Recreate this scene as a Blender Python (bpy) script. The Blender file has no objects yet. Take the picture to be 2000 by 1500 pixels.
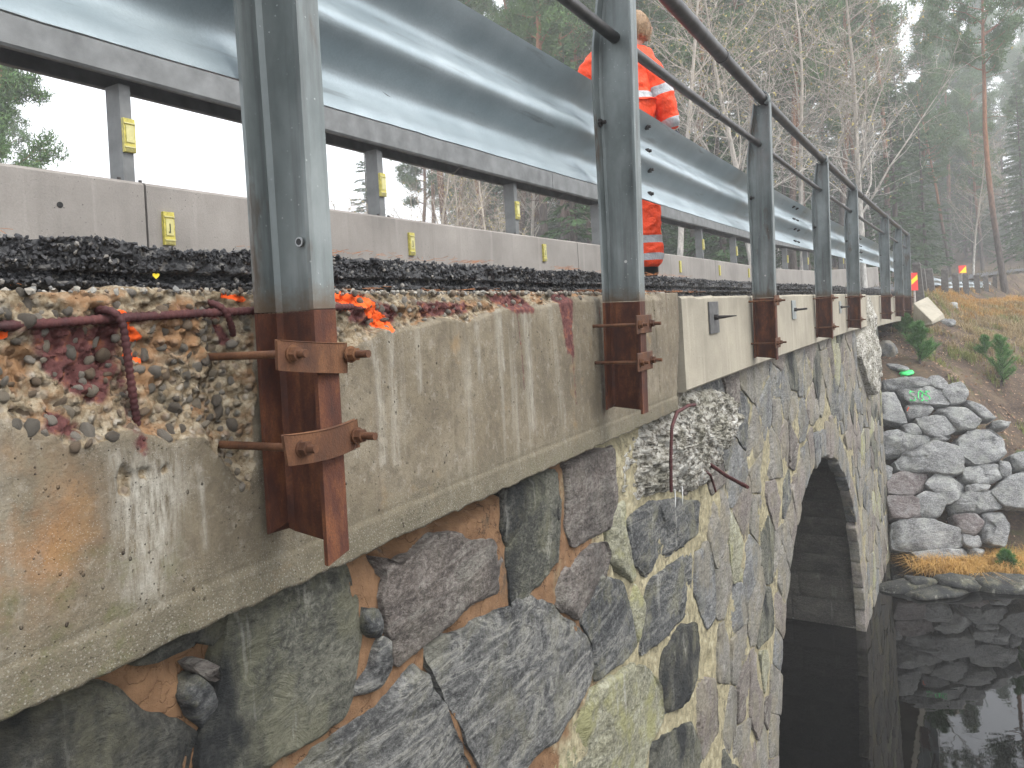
import bpy, math, random
import numpy as np
from mathutils import Matrix, Vector

# ------------------------------------------------------------------ camera, world, sun, exposure
random.seed(7); np.random.seed(7)
scene = bpy.context.scene
COL = scene.collection
RES = 1450.0                       # focal length in photograph pixels (2000 wide)
CX, CY = 1000.0, 620.0             # principal point
RHO = math.radians(3.3)            # camera roll
CZ = 4.1                           # eye height
cX = np.array([math.cos(RHO), 0, -math.sin(RHO)])
cY = np.array([math.sin(RHO), 0, math.cos(RHO)])
cF = np.array([0, 1.0, 0])
cam_data = bpy.data.cameras.new('camera')
cam = bpy.data.objects.new('camera', cam_data); COL.objects.link(cam)
cam_data.sensor_width = 36.0; cam_data.lens = 36.0 * RES / 2000
cam_data.shift_y = -(750 - CY) / 2000; cam_data.shift_x = 0
cam_data.clip_start = 0.05; cam_data.clip_end = 1500
cam.matrix_world = Matrix(((cX[0], cY[0], -cF[0], 0), (cX[1], cY[1], -cF[1], 0), (cX[2], cY[2], -cF[2], CZ), (0, 0, 0, 1)))
scene.camera = cam

SUN_EL, SUN_AZ = math.radians(52), math.radians(112)     # azimuth from +Y towards +X
world = bpy.data.worlds.new('World'); scene.world = world; world.use_nodes = True
wn = world.node_tree; wn.nodes.clear()
sky = wn.nodes.new('ShaderNodeTexSky'); sky.sky_type = 'NISHITA'; sky.sun_disc = False
sky.sun_elevation = SUN_EL; sky.sun_rotation = SUN_AZ; sky.dust_density = 5.0; sky.air_density = 1.0; sky.ozone_density = 1.0
hs = wn.nodes.new('ShaderNodeHueSaturation'); hs.inputs['Saturation'].default_value = 0.30; hs.inputs['Value'].default_value = 1.0
mixw = wn.nodes.new('ShaderNodeMix'); mixw.data_type = 'RGBA'; mixw.inputs[0].default_value = 0.55
mixw.inputs[7].default_value = (9.6, 10.0, 10.6, 1)          # even cloud deck
bg = wn.nodes.new('ShaderNodeBackground'); bg.inputs['Strength'].default_value = 0.15
wo = wn.nodes.new('ShaderNodeOutputWorld')
wn.links.new(sky.outputs[0], hs.inputs['Color']); wn.links.new(hs.outputs[0], mixw.inputs[6])
wn.links.new(mixw.outputs[2], bg.inputs['Color']); wn.links.new(bg.outputs[0], wo.inputs[0])
sd = bpy.data.lights.new('sun', 'SUN'); sd.energy = 1.0; sd.angle = math.radians(25); sd.color = (1.0, 0.97, 0.93)
sun = bpy.data.objects.new('sun', sd); COL.objects.link(sun)
sdir = Vector((math.sin(SUN_AZ) * math.cos(SUN_EL), math.cos(SUN_AZ) * math.cos(SUN_EL), math.sin(SUN_EL)))
sun.rotation_euler = sdir.to_track_quat('Z', 'Y').to_euler(); sun.location = (10, -5, 20)
scene.view_settings.view_transform = 'Standard'; scene.view_settings.look = 'None'
scene.view_settings.gamma = 1.0; scene.view_settings.exposure = 1.0
scene.view_settings.use_curve_mapping = False
scene.render.engine = 'CYCLES'
scene.cycles.use_denoising = True
scene.cycles.max_bounces = 6; scene.cycles.diffuse_bounces = 3; scene.cycles.glossy_bounces = 3
scene.cycles.transmission_bounces = 3; scene.cycles.transparent_max_bounces = 6; scene.cycles.volume_bounces = 3
scene.cycles.caustics_reflective = False; scene.cycles.caustics_refractive = False

# ------------------------------------------------------------------ the line of the bridge
DS = 0.05
S = np.arange(-6, 70, DS)
HD = np.radians(np.interp(S, [-6, 0, 3, 7, 16, 22, 40, 70], [28.6, 29.0, 30.0, 31.2, 32.6, 34.5, 42, 42]))
_i0 = int(round(6 / DS))
PX = np.cumsum(np.sin(HD)) * DS; PY = np.cumsum(np.cos(HD)) * DS
PX += -.375 - PX[_i0]; PY += 1.35 - PY[_i0]
HUMP_S = [-6, 9.5, 13.9, 16.3, 18.2, 24, 40, 70]; HUMP_H = [0, -.01, -.03, -.055, -.09, -.05, .5, 1.4]
def hump(s): return np.interp(s, HUMP_S, HUMP_H)
def head(s): return float(np.interp(s, S, HD))
def W(s, o, h):
    """bridge coordinates (along, outward from the posts' outer faces, height) to world; arrays allowed"""
    s = np.asarray(s, float); o = np.asarray(o, float); h = np.asarray(h, float)
    s, o, h = np.broadcast_arrays(s, o, h)
    H = np.interp(s, S, HD)
    return np.stack([np.interp(s, S, PX) + np.cos(H) * o, np.interp(s, S, PY) - np.sin(H) * o, h + hump(s)], -1)
def ray(px, py): return (px - CX) / RES * cX + (CY - py) / RES * cY + cF
def hit(px, py, o):
    """where the sight line through a photograph point meets the upright surface at offset o"""
    r = ray(px, py); ax = PX + np.cos(HD) * o; ay = PY - np.sin(HD) * o
    f = r[1] * ax - r[0] * ay
    for i in np.where((f[:-1] * f[1:]) <= 0)[0]:
        t = f[i] / (f[i] - f[i + 1]); y = ay[i] + t * (ay[i + 1] - ay[i])
        if y > 0.1:
            s = S[i] + t * DS
            return float(s), float(CZ + r[2] * y - hump(s))
    return None
def at(px, py, y):
    r = ray(px, py); return np.array([r[0] * y, y, CZ + r[2] * y])

# ------------------------------------------------------------------ numpy noise
def _h(ix, iy, iz, seed):
    n = (ix * 374761393 + iy * 668265263 + iz * 2147483647 + seed * 974634777) & 0xffffffff
    n = ((n ^ (n >> 13)) * 1274126177) & 0xffffffff
    n = (n ^ (n >> 16)); return (n & 0xffff) / 32767.5 - 1.0
def vn(x, y, z=0.0, seed=0):
    x, y, z = np.broadcast_arrays(np.asarray(x, float), np.asarray(y, float), np.asarray(z, float))
    xi = np.floor(x).astype(np.int64); yi = np.floor(y).astype(np.int64); zi = np.floor(z).astype(np.int64)
    u = x - xi; v = y - yi; w = z - zi
    u = u*u*(3-2*u); v = v*v*(3-2*v); w = w*w*(3-2*w)
    def L(a, b, t): return a + (b - a) * t
    r = []
    for k in (0, 1):
        r.append(L(L(_h(xi, yi, zi+k, seed), _h(xi+1, yi, zi+k, seed), u), L(_h(xi, yi+1, zi+k, seed), _h(xi+1, yi+1, zi+k, seed), u), v))
    return L(r[0], r[1], w)
def fbm(x, y, z=0.0, seed=0, oct=4, gain=.5):
    a = 1.0; t = 0.0; n = 0.0; f = 1.0
    for k in range(oct):
        t = t + a * vn(np.asarray(x)*f + 17.3*k, np.asarray(y)*f, np.asarray(z)*f, seed + k); n += a; a *= gain; f *= 2.03
    return t / n
def sm(x, a, b):
    t = np.clip((np.asarray(x, float) - a) / (b - a), 0, 1); return t*t*(3-2*t)

# ------------------------------------------------------------------ object helpers
def mesh(name, V, Fc, smooth=True):
    me = bpy.data.meshes.new(name)
    V = np.asarray(V, dtype=np.float32)
    if isinstance(Fc, np.ndarray):
        n, k = Fc.shape
        me.vertices.add(len(V)); me.vertices.foreach_set('co', V.ravel())
        me.loops.add(n * k); me.loops.foreach_set('vertex_index', Fc.astype(np.int32).ravel())
        me.polygons.add(n); me.polygons.foreach_set('loop_start', np.arange(0, n * k, k, dtype=np.int32))
        me.polygons.foreach_set('loop_total', np.full(n, k, dtype=np.int32))
        me.update(calc_edges=True)
    else:
        me.from_pydata(V.tolist(), [], [tuple(int(i) for i in f) for f in Fc])
    me.polygons.foreach_set('use_smooth', [bool(smooth)] * len(me.polygons))
    me.update(); return me
def tag(o, label=None, cat=None, group=None, kind=None):
    if label: o['label'] = label
    if cat: o['category'] = cat
    if group: o['group'] = group
    if kind: o['kind'] = kind
    return o
def link(name, me, mats=None, parent=None):
    o = bpy.data.objects.new(name, me); COL.objects.link(o)
    if mats is not None and me is not None and len(me.materials) == 0:
        for m in (mats if isinstance(mats, (list, tuple)) else [mats]): me.materials.append(m)
    if parent is not None:
        o.parent = parent; o.matrix_parent_inverse = PINV.get(parent.name, Matrix.Identity(4))
    return o
PINV = {}
def thing(name, label, cat, loc=(0, 0, 0), rz=0.0, group=None, world_children=False):
    o = bpy.data.objects.new(name, None); COL.objects.link(o); o.empty_display_size = .2
    o.location = loc; o.rotation_euler = (0, 0, rz); tag(o, label, cat, group)
    if world_children: PINV[o.name] = (Matrix.Translation(loc) @ Matrix.Rotation(rz, 4, 'Z')).inverted()
    return o
def dup(o, loc=None, rz=None, scale=None, label=None, parent=None, rot=None):
    c = o.copy(); COL.objects.link(c)
    if parent is not None: c.parent = parent
    if loc is not None: c.location = loc
    if rz is not None: c.rotation_euler = (0, 0, rz)
    if rot is not None: c.rotation_euler = rot
    if scale is not None: c.scale = (scale, scale, scale) if not hasattr(scale, '__len__') else scale
    if label: c['label'] = label
    for ch in KIDS.get(o.name, []): dup(ch, parent=c)
    KIDS[c.name] = []
    return c
KIDS = {}
def kid(p, o): KIDS.setdefault(p.name, []).append(o); return o
def attr(me, name, vals):
    a = me.attributes.new(name, 'FLOAT', 'POINT'); a.data.foreach_set('value', np.asarray(vals, np.float32).ravel())
def uvmap(me, uv):
    l = me.uv_layers.new(name='uv'); idx = np.empty(len(me.loops), np.int32); me.loops.foreach_get('vertex_index', idx)
    l.data.foreach_set('uv', np.asarray(uv, np.float32)[idx].ravel())
def gridfaces(n, m, wrap=False):
    i = np.arange(n - 1)[:, None]; j = np.arange(m - (0 if wrap else 1))[None, :]
    j2 = (j + 1) % m
    return np.stack([i*m + j, i*m + j2, (i+1)*m + j2, (i+1)*m + j], -1).reshape(-1, 4)
class MB:
    """collects shapes into one mesh"""
    def __init__(s): s.V = []; s.F = []; s.n = 0
    def add(s, V, F):
        V = np.asarray(V, float).reshape(-1, 3); s.V.append(V); s.F += [tuple(i + s.n for i in f) for f in F]; s.n += len(V); return s
    def box(s, x0, x1, y0, y1, z0, z1, T=None):
        V = np.array([(x, y, z) for z in (z0, z1) for x, y in ((x0, y0), (x1, y0), (x1, y1), (x0, y1))], float)
        if T is not None: V = T(V)
        return s.add(V, [(3,2,1,0), (4,5,6,7), (0,1,5,4), (1,2,6,5), (2,3,7,6), (3,0,4,7)])
    def tube(s, pts, r, n=8, cap=True):
        pts = np.asarray(pts, float); r = np.broadcast_to(np.asarray(r, float), (len(pts),))
        d = np.gradient(pts, axis=0); d /= np.linalg.norm(d, axis=1)[:, None] + 1e-9
        ref = np.array([0, 0, 1.0]) if abs(d[0][2]) < .9 else np.array([1.0, 0, 0])
        V = []
        a = np.arange(n) / n * 2 * math.pi
        u = np.cross(d[0], ref); u /= np.linalg.norm(u)
        for k in range(len(pts)):
            u = u - d[k] * u.dot(d[k]); u /= np.linalg.norm(u) + 1e-9; v = np.cross(d[k], u)
            V.append(pts[k] + r[k] * (np.cos(a)[:, None] * u + np.sin(a)[:, None] * v))
        V = np.concatenate(V); F = [tuple(f) for f in gridfaces(len(pts), n, True)]
        if cap: F += [tuple(range(n))[::-1], tuple(range((len(pts)-1)*n, len(pts)*n))]
        return s.add(V, F)
    def build(s, name, m, parent=None, smooth=False, bevel=0, ang=None):
        me = mesh(name, np.concatenate(s.V), s.F, smooth)
        o = link(name, me, m, parent)
        if smooth and ang is None: ang = 40
        if smooth: me.set_sharp_from_angle(angle=math.radians(ang))
        if bevel:
            b = o.modifiers.new('edge', 'BEVEL'); b.width = bevel; b.segments = 2; b.limit_method = 'ANGLE'; b.angle_limit = math.radians(50)
        return o

# ------------------------------------------------------------------ materials
class G:
    def __init__(s, name, rough=.8, metal=0.0, spec=.5):
        s.m = bpy.data.materials.new(name); s.m.use_nodes = True; s.t = s.m.node_tree; s.t.nodes.clear()
        s.out = s.t.nodes.new('ShaderNodeOutputMaterial'); s.p = s.t.nodes.new('ShaderNodeBsdfPrincipled')
        s.t.links.new(s.p.outputs[0], s.out.inputs[0])
        s.p.inputs['Roughness'].default_value = rough; s.p.inputs['Metallic'].default_value = metal
        s.p.inputs['Specular IOR Level'].default_value = spec; s._c = None
    def set(s, sock, v):
        if isinstance(v, bpy.types.NodeSocket): s.t.links.new(v, sock)
        elif isinstance(v, (tuple, list)) and len(v) == 3 and sock.type == 'RGBA': sock.default_value = (*v, 1)
        else: sock.default_value = v
    def n(s, t, props=None, **kw):
        nd = s.t.nodes.new(t)
        for k, v in (props or {}).items(): setattr(nd, k, v)
        for k, v in kw.items():
            s.set(nd.inputs[int(k[1:])] if k[0] == 'i' and k[1:].isdigit() else nd.inputs[k], v)
        return nd
    def co(s, which='Object'):
        return s.n('ShaderNodeTexCoord').outputs[which]
    def map(s, v, scale=(1, 1, 1), rot=(0, 0, 0), loc=(0, 0, 0)):
        return s.n('ShaderNodeMapping', Vector=v, Scale=scale, Rotation=rot, Location=loc).outputs[0]
    def randco(s, which='Object'):
        r = s.n('ShaderNodeObjectInfo').outputs['Random']
        m = s.n('ShaderNodeVectorMath', {'operation': 'SCALE'}, i0=(31.7, 17.3, 23.1), Scale=r).outputs[0]
        return s.n('ShaderNodeVectorMath', {'operation': 'ADD'}, i0=s.co(which), i1=m).outputs[0]
    def noise(s, v, scale, detail=4, rough=.55, dist=0.0):
        return s.n('ShaderNodeTexNoise', Vector=v, Scale=scale, Detail=detail, Roughness=rough, Distortion=dist).outputs['Fac']
    def vor(s, v, scale, out='Distance', feature='F1'):
        return s.n('ShaderNodeTexVoronoi', {'feature': feature}, Vector=v, Scale=scale).outputs[out]
    def ramp(s, f, stops):
        nd = s.n('ShaderNodeValToRGB', Fac=f); e = nd.color_ramp.elements
        while len(e) < len(stops): e.new(.5)
        for k, (p, c) in enumerate(stops):
            e[k].position = p; e[k].color = (c, c, c, 1) if not hasattr(c, '__len__') else (*c, 1)
        return nd.outputs[0]
    def rng(s, f, a, b, c=0.0, d=1.0):
        return s.n('ShaderNodeMapRange', {'clamp': True}, Value=f, i1=a, i2=b, i3=c, i4=d).outputs[0]
    def mix(s, f, a, b, mode='MIX'):
        nd = s.n('ShaderNodeMix', {'data_type': 'RGBA', 'blend_type': mode, 'clamp_factor': True})
        s.set(nd.inputs[0], f); s.set(nd.inputs[6], a); s.set(nd.inputs[7], b); return nd.outputs[2]
    def math(s, op, a, b=0.0):
        nd = s.n('ShaderNodeMath', {'operation': op}); s.set(nd.inputs[0], a); s.set(nd.inputs[1], b); return nd.outputs[0]
    def at(s, name): return s.n('ShaderNodeAttribute', {'attribute_name': name}).outputs['Fac']
    def bump(s, h, dist=.01, strength=1.0, normal=None):
        nd = s.n('ShaderNodeBump', Height=h, Distance=dist, Strength=strength)
        if normal is not None: s.set(nd.inputs['Normal'], normal)
        return nd.outputs[0]
    def done(s, color=None, rough=None, normal=None, metal=None):
        if color is not None: s.set(s.p.inputs['Base Color'], color)
        if rough is not None: s.set(s.p.inputs['Roughness'], rough)
        if normal is not None: s.set(s.p.inputs['Normal'], normal)
        if metal is not None: s.set(s.p.inputs['Metallic'], metal)
        return s.m

def plain(name, c, rough=.7, metal=0.0, var=.25, scale=30, bump=.002, emis=None):
    g = G(name, rough, metal); v = g.co(); n = g.noise(v, scale, 5)
    col = g.mix(g.rng(n, .3, .7), tuple(x*(1-var) for x in c), tuple(min(1, x*(1+var)) for x in c))
    return g.done(col, None, g.bump(n, bump))

def mat_concrete_near():
    g = G('weathered concrete', .85, spec=.35); uv = g.co('UV'); v3 = g.co()
    big = g.noise(g.map(uv, (1, 1, 1)), 3.0, 6, .6)
    base = g.ramp(big, [(.3, (.10, .083, .057)), (.5, (.20, .166, .112)), (.7, (.30, .260, .190))])
    fine = g.noise(v3, 160, 4, .7)
    base = g.mix(g.rng(g.noise(v3, 24, 7, .72), .44, .62, 0, .55), base, (.10, .082, .060))
    base = g.mix(g.rng(g.noise(g.map(v3, loc=(3, 3, 3)), 30, 7, .75), .54, .66, 0, .5), base, (.37, .34, .28))
    base = g.mix(g.rng(fine, .3, .7, 0, .45), base, (.11, .09, .062))
    st = g.noise(g.map(uv, (9, .7, 1)), 1.6, 5, .6)                       # run-off streaks down the face
    base = g.mix(g.rng(st, .56, .72, 0, .45), base, (.36, .34, .28))
    st2 = g.noise(g.map(uv, (14, .9, 1), loc=(5, 3, 0)), 1.4, 4, .6)
    base = g.mix(g.rng(st2, .58, .72, 0, .55), base, (.10, .070, .048))
    och = g.noise(g.map(uv, (1, .8, 1), loc=(2, 7, 0)), 7, 6, .65)
    base = g.mix(g.math('MULTIPLY', g.rng(och, .46, .66, 0, .7), g.at('ochre')), base, (.30, .135, .045))
    base = g.mix(g.math('MULTIPLY', g.rng(och, .60, .72, 0, .5), .8), base, (.30, .185, .075))
    wh = g.noise(g.map(uv, (30, 5, 1)), 3, 5, .7)
    base = g.mix(g.math('MULTIPLY', g.rng(wh, .35, .68), g.at('white')), base, (.42, .40, .34))
    spk = g.vor(v3, 260); base = g.mix(g.math('MULTIPLY', g.rng(spk, .10, .28, .7, 0), g.rng(g.noise(v3, 8, 3), .35, .6)), base, (.40, .37, .31))
    spk2 = g.vor(g.map(v3, loc=(7, 7, 7)), 190); base = g.mix(g.math('MULTIPLY', g.rng(spk2, .10, .24, .8, 0), g.rng(g.noise(g.map(v3, loc=(2, 2, 2)), 10, 3), .40, .62)), base, (.065, .055, .042))
    # sandy, mossy strip along the lower edge
    low = g.at('low'); grit = g.noise(v3, 240, 3, .7)
    base = g.mix(g.math('MULTIPLY', low, g.rng(grit, .4, .6, .15, .75)), base, (.13, .12, .08))
    base = g.mix(g.math('MULTIPLY', low, g.rng(g.vor(v3, 170), .0, .35, .8, 0)), base, (.42, .40, .34))
    mo = g.noise(v3, 14, 6, .7)
    base = g.mix(g.math('MULTIPLY', g.at('moss'), g.rng(mo, .50, .66, 0, .6)), base, (.10, .105, .035))
    pore = g.vor(g.map(uv, (1, .75, 1)), 42)
    pm = g.rng(g.noise(v3, 9, 2), .45, .6)
    pores = g.math('MAXIMUM', g.math('MULTIPLY', g.rng(pore, .07, .13, 1, 0), pm), g.math('MULTIPLY', g.rng(g.vor(g.map(uv, loc=(4, 4, 0)), 80), .08, .14, 1, 0), g.rng(g.noise(g.map(v3, loc=(8, 1, 1)), 7, 3), .47, .6)))
    base = g.mix(g.math('MULTIPLY', pores, .85), base, (.05, .035, .025))
    sp = g.at('spall')
    ma = g.noise(v3, 60, 6, .7)
    mat = g.ramp(ma, [(.3, (.06, .042, .026)), (.46, (.20, .15, .09)), (.60, (.32, .27, .19)), (.8, (.46, .42, .34))])
    cell = g.n('ShaderNodeTexVoronoi', {'feature': 'F1'}, Vector=v3, Scale=55)
    cc = g.ramp(g.n('ShaderNodeSeparateColor', i0=cell.outputs['Color']).outputs[0], [(0, (.09, .095, .088)), (.35, (.25, .20, .135)), (.65, (.34, .31, .26)), (1, (.17, .12, .08))])
    mat = g.mix(g.rng(cell.outputs['Distance'], .25, .5, .8, 0), mat, cc)
    mat = g.mix(g.rng(g.noise(v3, 13, 4), .50, .62, 0, .7), mat, (.26, .13, .055))
    base = g.mix(g.rng(g.math('ADD', sp, g.math('MULTIPLY', g.math('SUBTRACT', fine, .5), .5)), .35, .55), base, mat)
    ru = g.at('rust'); rn = g.noise(v3, 35, 6, .7)
    rc = g.ramp(g.noise(v3, 50, 4), [(.35, (.07, .022, .020)), (.55, (.13, .05, .045)), (.7, (.25, .09, .04))])
    base = g.mix(g.rng(g.math('ADD', ru, g.math('MULTIPLY', g.math('SUBTRACT', rn, .5), 1.3)), .4, .7), base, rc)
    pa = g.at('paint')
    base = g.mix(g.rng(g.math('ADD', pa, g.math('MULTIPLY', g.math('SUBTRACT', g.noise(v3, 120, 5, .7), .5), 1.4)), .5, .6), base, (.95, .13, .02))
    hb = g.math('ADD', g.math('MULTIPLY', fine, .25), g.math('MULTIPLY', g.noise(v3, 45, 6, .7), .5))
    hb = g.math('SUBTRACT', hb, g.math('MULTIPLY', pores, 1.2))
    b1 = g.bump(hb, .006, 1.0)
    b2 = g.bump(g.math('MULTIPLY', g.math('MULTIPLY', g.rng(cell.outputs['Distance'], .0, .5, 1, 0), sp), 1.0), .008, 1.0, b1)
    b3 = g.bump(g.math('MULTIPLY', grit, low), .004, .8, b2)
    return g.done(base, None, b3)

def mat_concrete(name, c=(.40, .36, .30), streak=.5, scale=2.0):
    g = G(name, .85, spec=.3); v = g.co()
    n = g.noise(v, scale, 6, .6)
    col = g.ramp(n, [(.3, tuple(x*.72 for x in c)), (.7, tuple(min(1, x*1.2) for x in c))])
    st = g.noise(g.map(v, (1, 1, .07)), 9, 5, .6)
    col = g.mix(g.rng(st, .52, .72, 0, streak), col, tuple(x*.6 for x in c))
    st = g.noise(g.map(v, (1, 1, .06), loc=(3, 3, 3)), 12, 5, .6)
    col = g.mix(g.rng(st, .58, .72, 0, streak), col, tuple(min(1, x*1.5) for x in c))
    f = g.noise(v, 90, 4, .7); col = g.mix(g.rng(f, .35, .7, 0, .3), col, tuple(x*.55 for x in c))
    pores = g.math('MULTIPLY', g.rng(g.vor(v, 28), .06, .11, 1, 0), g.rng(g.noise(v, 5, 2), .45, .55))
    col = g.mix(pores, col, tuple(x*.3 for x in c))
    return g.done(col, None, g.bump(g.math('SUBTRACT', f, pores), .003))

def mat_stone(name, dark, mid, light, band=0.0, lichen=.3, lichc=(.30, .32, .20), wet=.0, rot=(.4, .9, .3), smear=0.0):
    g = G(name, .8, spec=.4); v = g.randco(); v0 = g.co()
    big = g.noise(v, 3.2, 7, .62, .6)
    col = g.ramp(big, [(.30, dark), (.50, mid), (.70, light)])
    if band:
        bn = g.noise(g.map(v, (1.8, 1.8, 8), rot), 1.15, 9, .62, 2.4)
        bc = g.ramp(bn, [(.36, dark), (.48, mid), (.545, light), (.575, (.38, .37, .32)), (.62, mid), (.72, dark)])
        col = g.mix(band, col, bc)
    gr = g.noise(g.map(v, (1, 1, 1.5), rot), 48, 7, .78)
    col = g.mix(g.rng(gr, .50, .68, 0, .55), col, tuple(min(1, x * 1.5 + .03) for x in light))
    col = g.mix(g.rng(gr, .34, .48, .75, 0), col, tuple(x * .35 for x in dark))
    ln = g.noise(v0, 4.5, 8, .7); col = g.mix(g.math('MULTIPLY', g.rng(ln, .50, .60), lichen), col, lichc)
    ln2 = g.noise(g.map(v0, (1, 1, .5), loc=(9, 4, 2)), 7.5, 8, .75); col = g.mix(g.rng(ln2, .60, .68, 0, .75 * min(1, lichen * 1.5)), col, (.42, .41, .35))
    dr = g.noise(g.map(v0, (1, 1, .12), loc=(6, 2, 1)), 16, 5, .65); col = g.mix(g.math('MULTIPLY', g.rng(dr, .60, .68, 0, .7), lichen), col, (.50, .49, .44))
    if smear:
        s_ = g.noise(g.map(v0, loc=(4, 4, 4)), 3.4, 7, .68); col = g.mix(g.rng(s_, .48, .57, 0, smear), col, g.ramp(g.noise(v0, 30, 4), [(.3, (.17, .145, .10)), (.7, (.34, .31, .235))]))
    col = g.mix(g.rng(g.noise(g.map(v0, (1, 1, .55), loc=(1, 7, 3)), 3.6, 6, .6), .50, .62, 0, wet), col, (.016, .018, .019))
    h = g.math('ADD', g.math('MULTIPLY', g.noise(g.map(v, (1, 1, 1.6), rot), 13, 9, .72, .5), 1.0), g.math('MULTIPLY', gr, .25))
    return g.done(col, g.rng(big, .3, .7, .62, .9), g.bump(h, .034, 1.0))

def mat_mortar():
    g = G('old mortar', .9, spec=.25); v = g.co(); uv = g.co('UV')
    o = g.noise(v, 6, 6, .6)
    orange = g.ramp(g.noise(v, 22, 5), [(.3, (.135, .075, .040)), (.7, (.24, .14, .075))])
    pale = g.ramp(g.noise(v, 26, 6, .65), [(.3, (.17, .15, .095)), (.55, (.34, .30, .19)), (.75, (.52, .48, .35))])
    f = g.math('ADD', g.at('pale'), g.math('MULTIPLY', g.math('SUBTRACT', o, .5), 2.2))
    col = g.mix(g.rng(f, .35, .65), orange, pale)
    dk = g.noise(v, 11, 6, .7); col = g.mix(g.rng(dk, .55, .68, 0, .8), col, (.05, .045, .035))
    cr = g.vor(g.n('ShaderNodeVectorMath', {'operation': 'ADD'}, i0=v, i1=g.n('ShaderNodeTexNoise', Vector=v, Scale=6.0, Detail=5.0).outputs['Color']).outputs[0], 3.2, feature='DISTANCE_TO_EDGE')
    col = g.mix(g.math('MULTIPLY', g.rng(cr, .0, .012, .9, 0), g.rng(g.noise(v, 4, 3), .45, .55)), col, (.03, .02, .015))
    h = g.math('ADD', g.rng(cr, 0, .02, 0, .3), g.noise(v, 38, 7, .7))
    return g.done(col, None, g.bump(h, .006))

def mat_rust(name='rusted steel', c0=(.035, .013, .010), c1=(.13, .042, .018), c2=(.30, .115, .035), streak=0.0):
    g = G(name, .85, .0, .35); v = g.randco()
    n = g.noise(g.map(v, (1, 1, .45)), 16, 7, .7)
    col = g.ramp(n, [(.3, c0), (.5, c1), (.72, c2)])
    f = g.noise(v, 230, 3, .7); col = g.mix(g.rng(f, .35, .65, 0, .4), col, tuple(x*.5 for x in c1))
    if streak:
        s_ = g.noise(g.map(v, (1, 1, .05)), 28, 4); col = g.mix(g.rng(s_, .5, .7, 0, streak), col, c0)
    return g.done(col, g.rng(n, .3, .7, .6, .9), g.bump(g.math('ADD', f, g.math('MULTIPLY', n, 2)), .0012))

def mat_post_steel():
    g = G('weathered galvanised post steel', .55, .2, .4); v = g.randco()
    n = g.noise(g.map(v, (1, 1, .5)), 9, 6, .6)
    col = g.ramp(n, [(.3, (.13, .15, .147)), (.55, (.205, .23, .225)), (.75, (.28, .305, .30))])
    st = g.noise(g.map(v, (1, 1, .06)), 26, 5, .6); col = g.mix(g.rng(st, .5, .7, 0, .55), col, (.055, .055, .052))
    rs = g.noise(g.map(v, (1, 1, .3), loc=(2, 1, 6)), 7, 6, .65); col = g.mix(g.rng(rs, .575, .67, 0, .75), col, (.10, .060, .035))
    sp = g.vor(v, 55); sm_ = g.math('MULTIPLY', g.rng(sp, .06, .14, 1, 0), g.rng(g.noise(v, 14, 2), .42, .6)); col = g.mix(g.math('MULTIPLY', sm_, .7), col, (.50, .52, .50))
    zz = g.n('ShaderNodeSeparateXYZ', Vector=g.co()).outputs[2]           # rust creeping up from the foot
    creep = g.rng(g.math('SUBTRACT', zz, g.math('MULTIPLY', g.math('SUBTRACT', g.noise(v, 24, 5, .7), .5), .12)), .44, .50, 1, 0)
    col = g.mix(g.math('MULTIPLY', creep, .9), col, (.11, .075, .045))
    m = g.rng(creep, 0, 1, .25, .0)
    return g.done(col, g.rng(n, .3, .7, .42, .62), g.bump(g.math('ADD', n, g.math('MULTIPLY', sm_, .5)), .0015), m)

def mat_rail_steel():
    g = G('galvanised guard rail', .48, .5, .5); v = g.co()
    n = g.noise(v, 5, 6, .6); f = g.noise(v, 150, 3, .7)
    col = g.ramp(n, [(.3, (.33, .395, .42)), (.7, (.45, .515, .54))])
    col = g.mix(g.rng(f, .4, .7, 0, .3), col, (.28, .33, .35))
    uv = g.co('UV'); k = g.noise(g.map(uv, (1.2, 14, 1)), 2.0, 4); col = g.mix(g.rng(k, .60, .70, 0, .4), col, (.12, .11, .10))
    return g.done(col, g.rng(n, .3, .7, .36, .50), g.bump(f, .0004))

def mat_asphalt():
    g = G('broken asphalt', .55, spec=.6); v = g.randco()
    n = g.noise(v, 40, 5, .7); c = g.n('ShaderNodeTexVoronoi', Vector=v, Scale=90)
    lum = g.n('ShaderNodeSeparateColor', i0=c.outputs['Color']).outputs[0]
    col = g.ramp(lum, [(0, (.012, .012, .013)), (.6, (.028, .029, .032)), (.88, (.06, .06, .062)), (1, (.26, .245, .22))])
    col = g.mix(g.rng(n, .35, .6, .7, 0), col, (.008, .008, .009))
    return g.done(col, g.rng(n, .3, .7, .35, .8), g.bump(g.math('ADD', n, g.rng(c.outputs['Distance'], 0, .6, 1, 0)), .006))

def mat_bark(name, lo, hi, z0, z1):
    g = G(name, .95, spec=.2); v = g.co()
    z = g.n('ShaderNodeSeparateXYZ', Vector=v).outputs[2]; f = g.rng(g.math('ADD', z, g.math('MULTIPLY', g.noise(v, 2, 4), 3)), z0, z1)
    n = g.noise(g.map(v, (1, 1, .25)), 14, 5, .7)
    a = g.mix(g.rng(n, .35, .65), tuple(x*.5 for x in lo), tuple(min(1, x*1.4) for x in lo)); b = g.mix(g.rng(n, .35, .65), tuple(x*.7 for x in hi), tuple(min(1, x*1.3) for x in hi))
    return g.done(g.mix(f, a, b), None, g.bump(n, .03))
def mat_leaf(name, a, b, rough=.7):
    g = G(name, rough, spec=.3); r = g.n('ShaderNodeNewGeometry').outputs['Random Per Island']; o = g.n('ShaderNodeObjectInfo').outputs['Random']
    col = g.mix(g.math('ADD', g.math('MULTIPLY', r, .7), g.math('MULTIPLY', o, .3)), a, b)
    return g.done(col)
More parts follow.
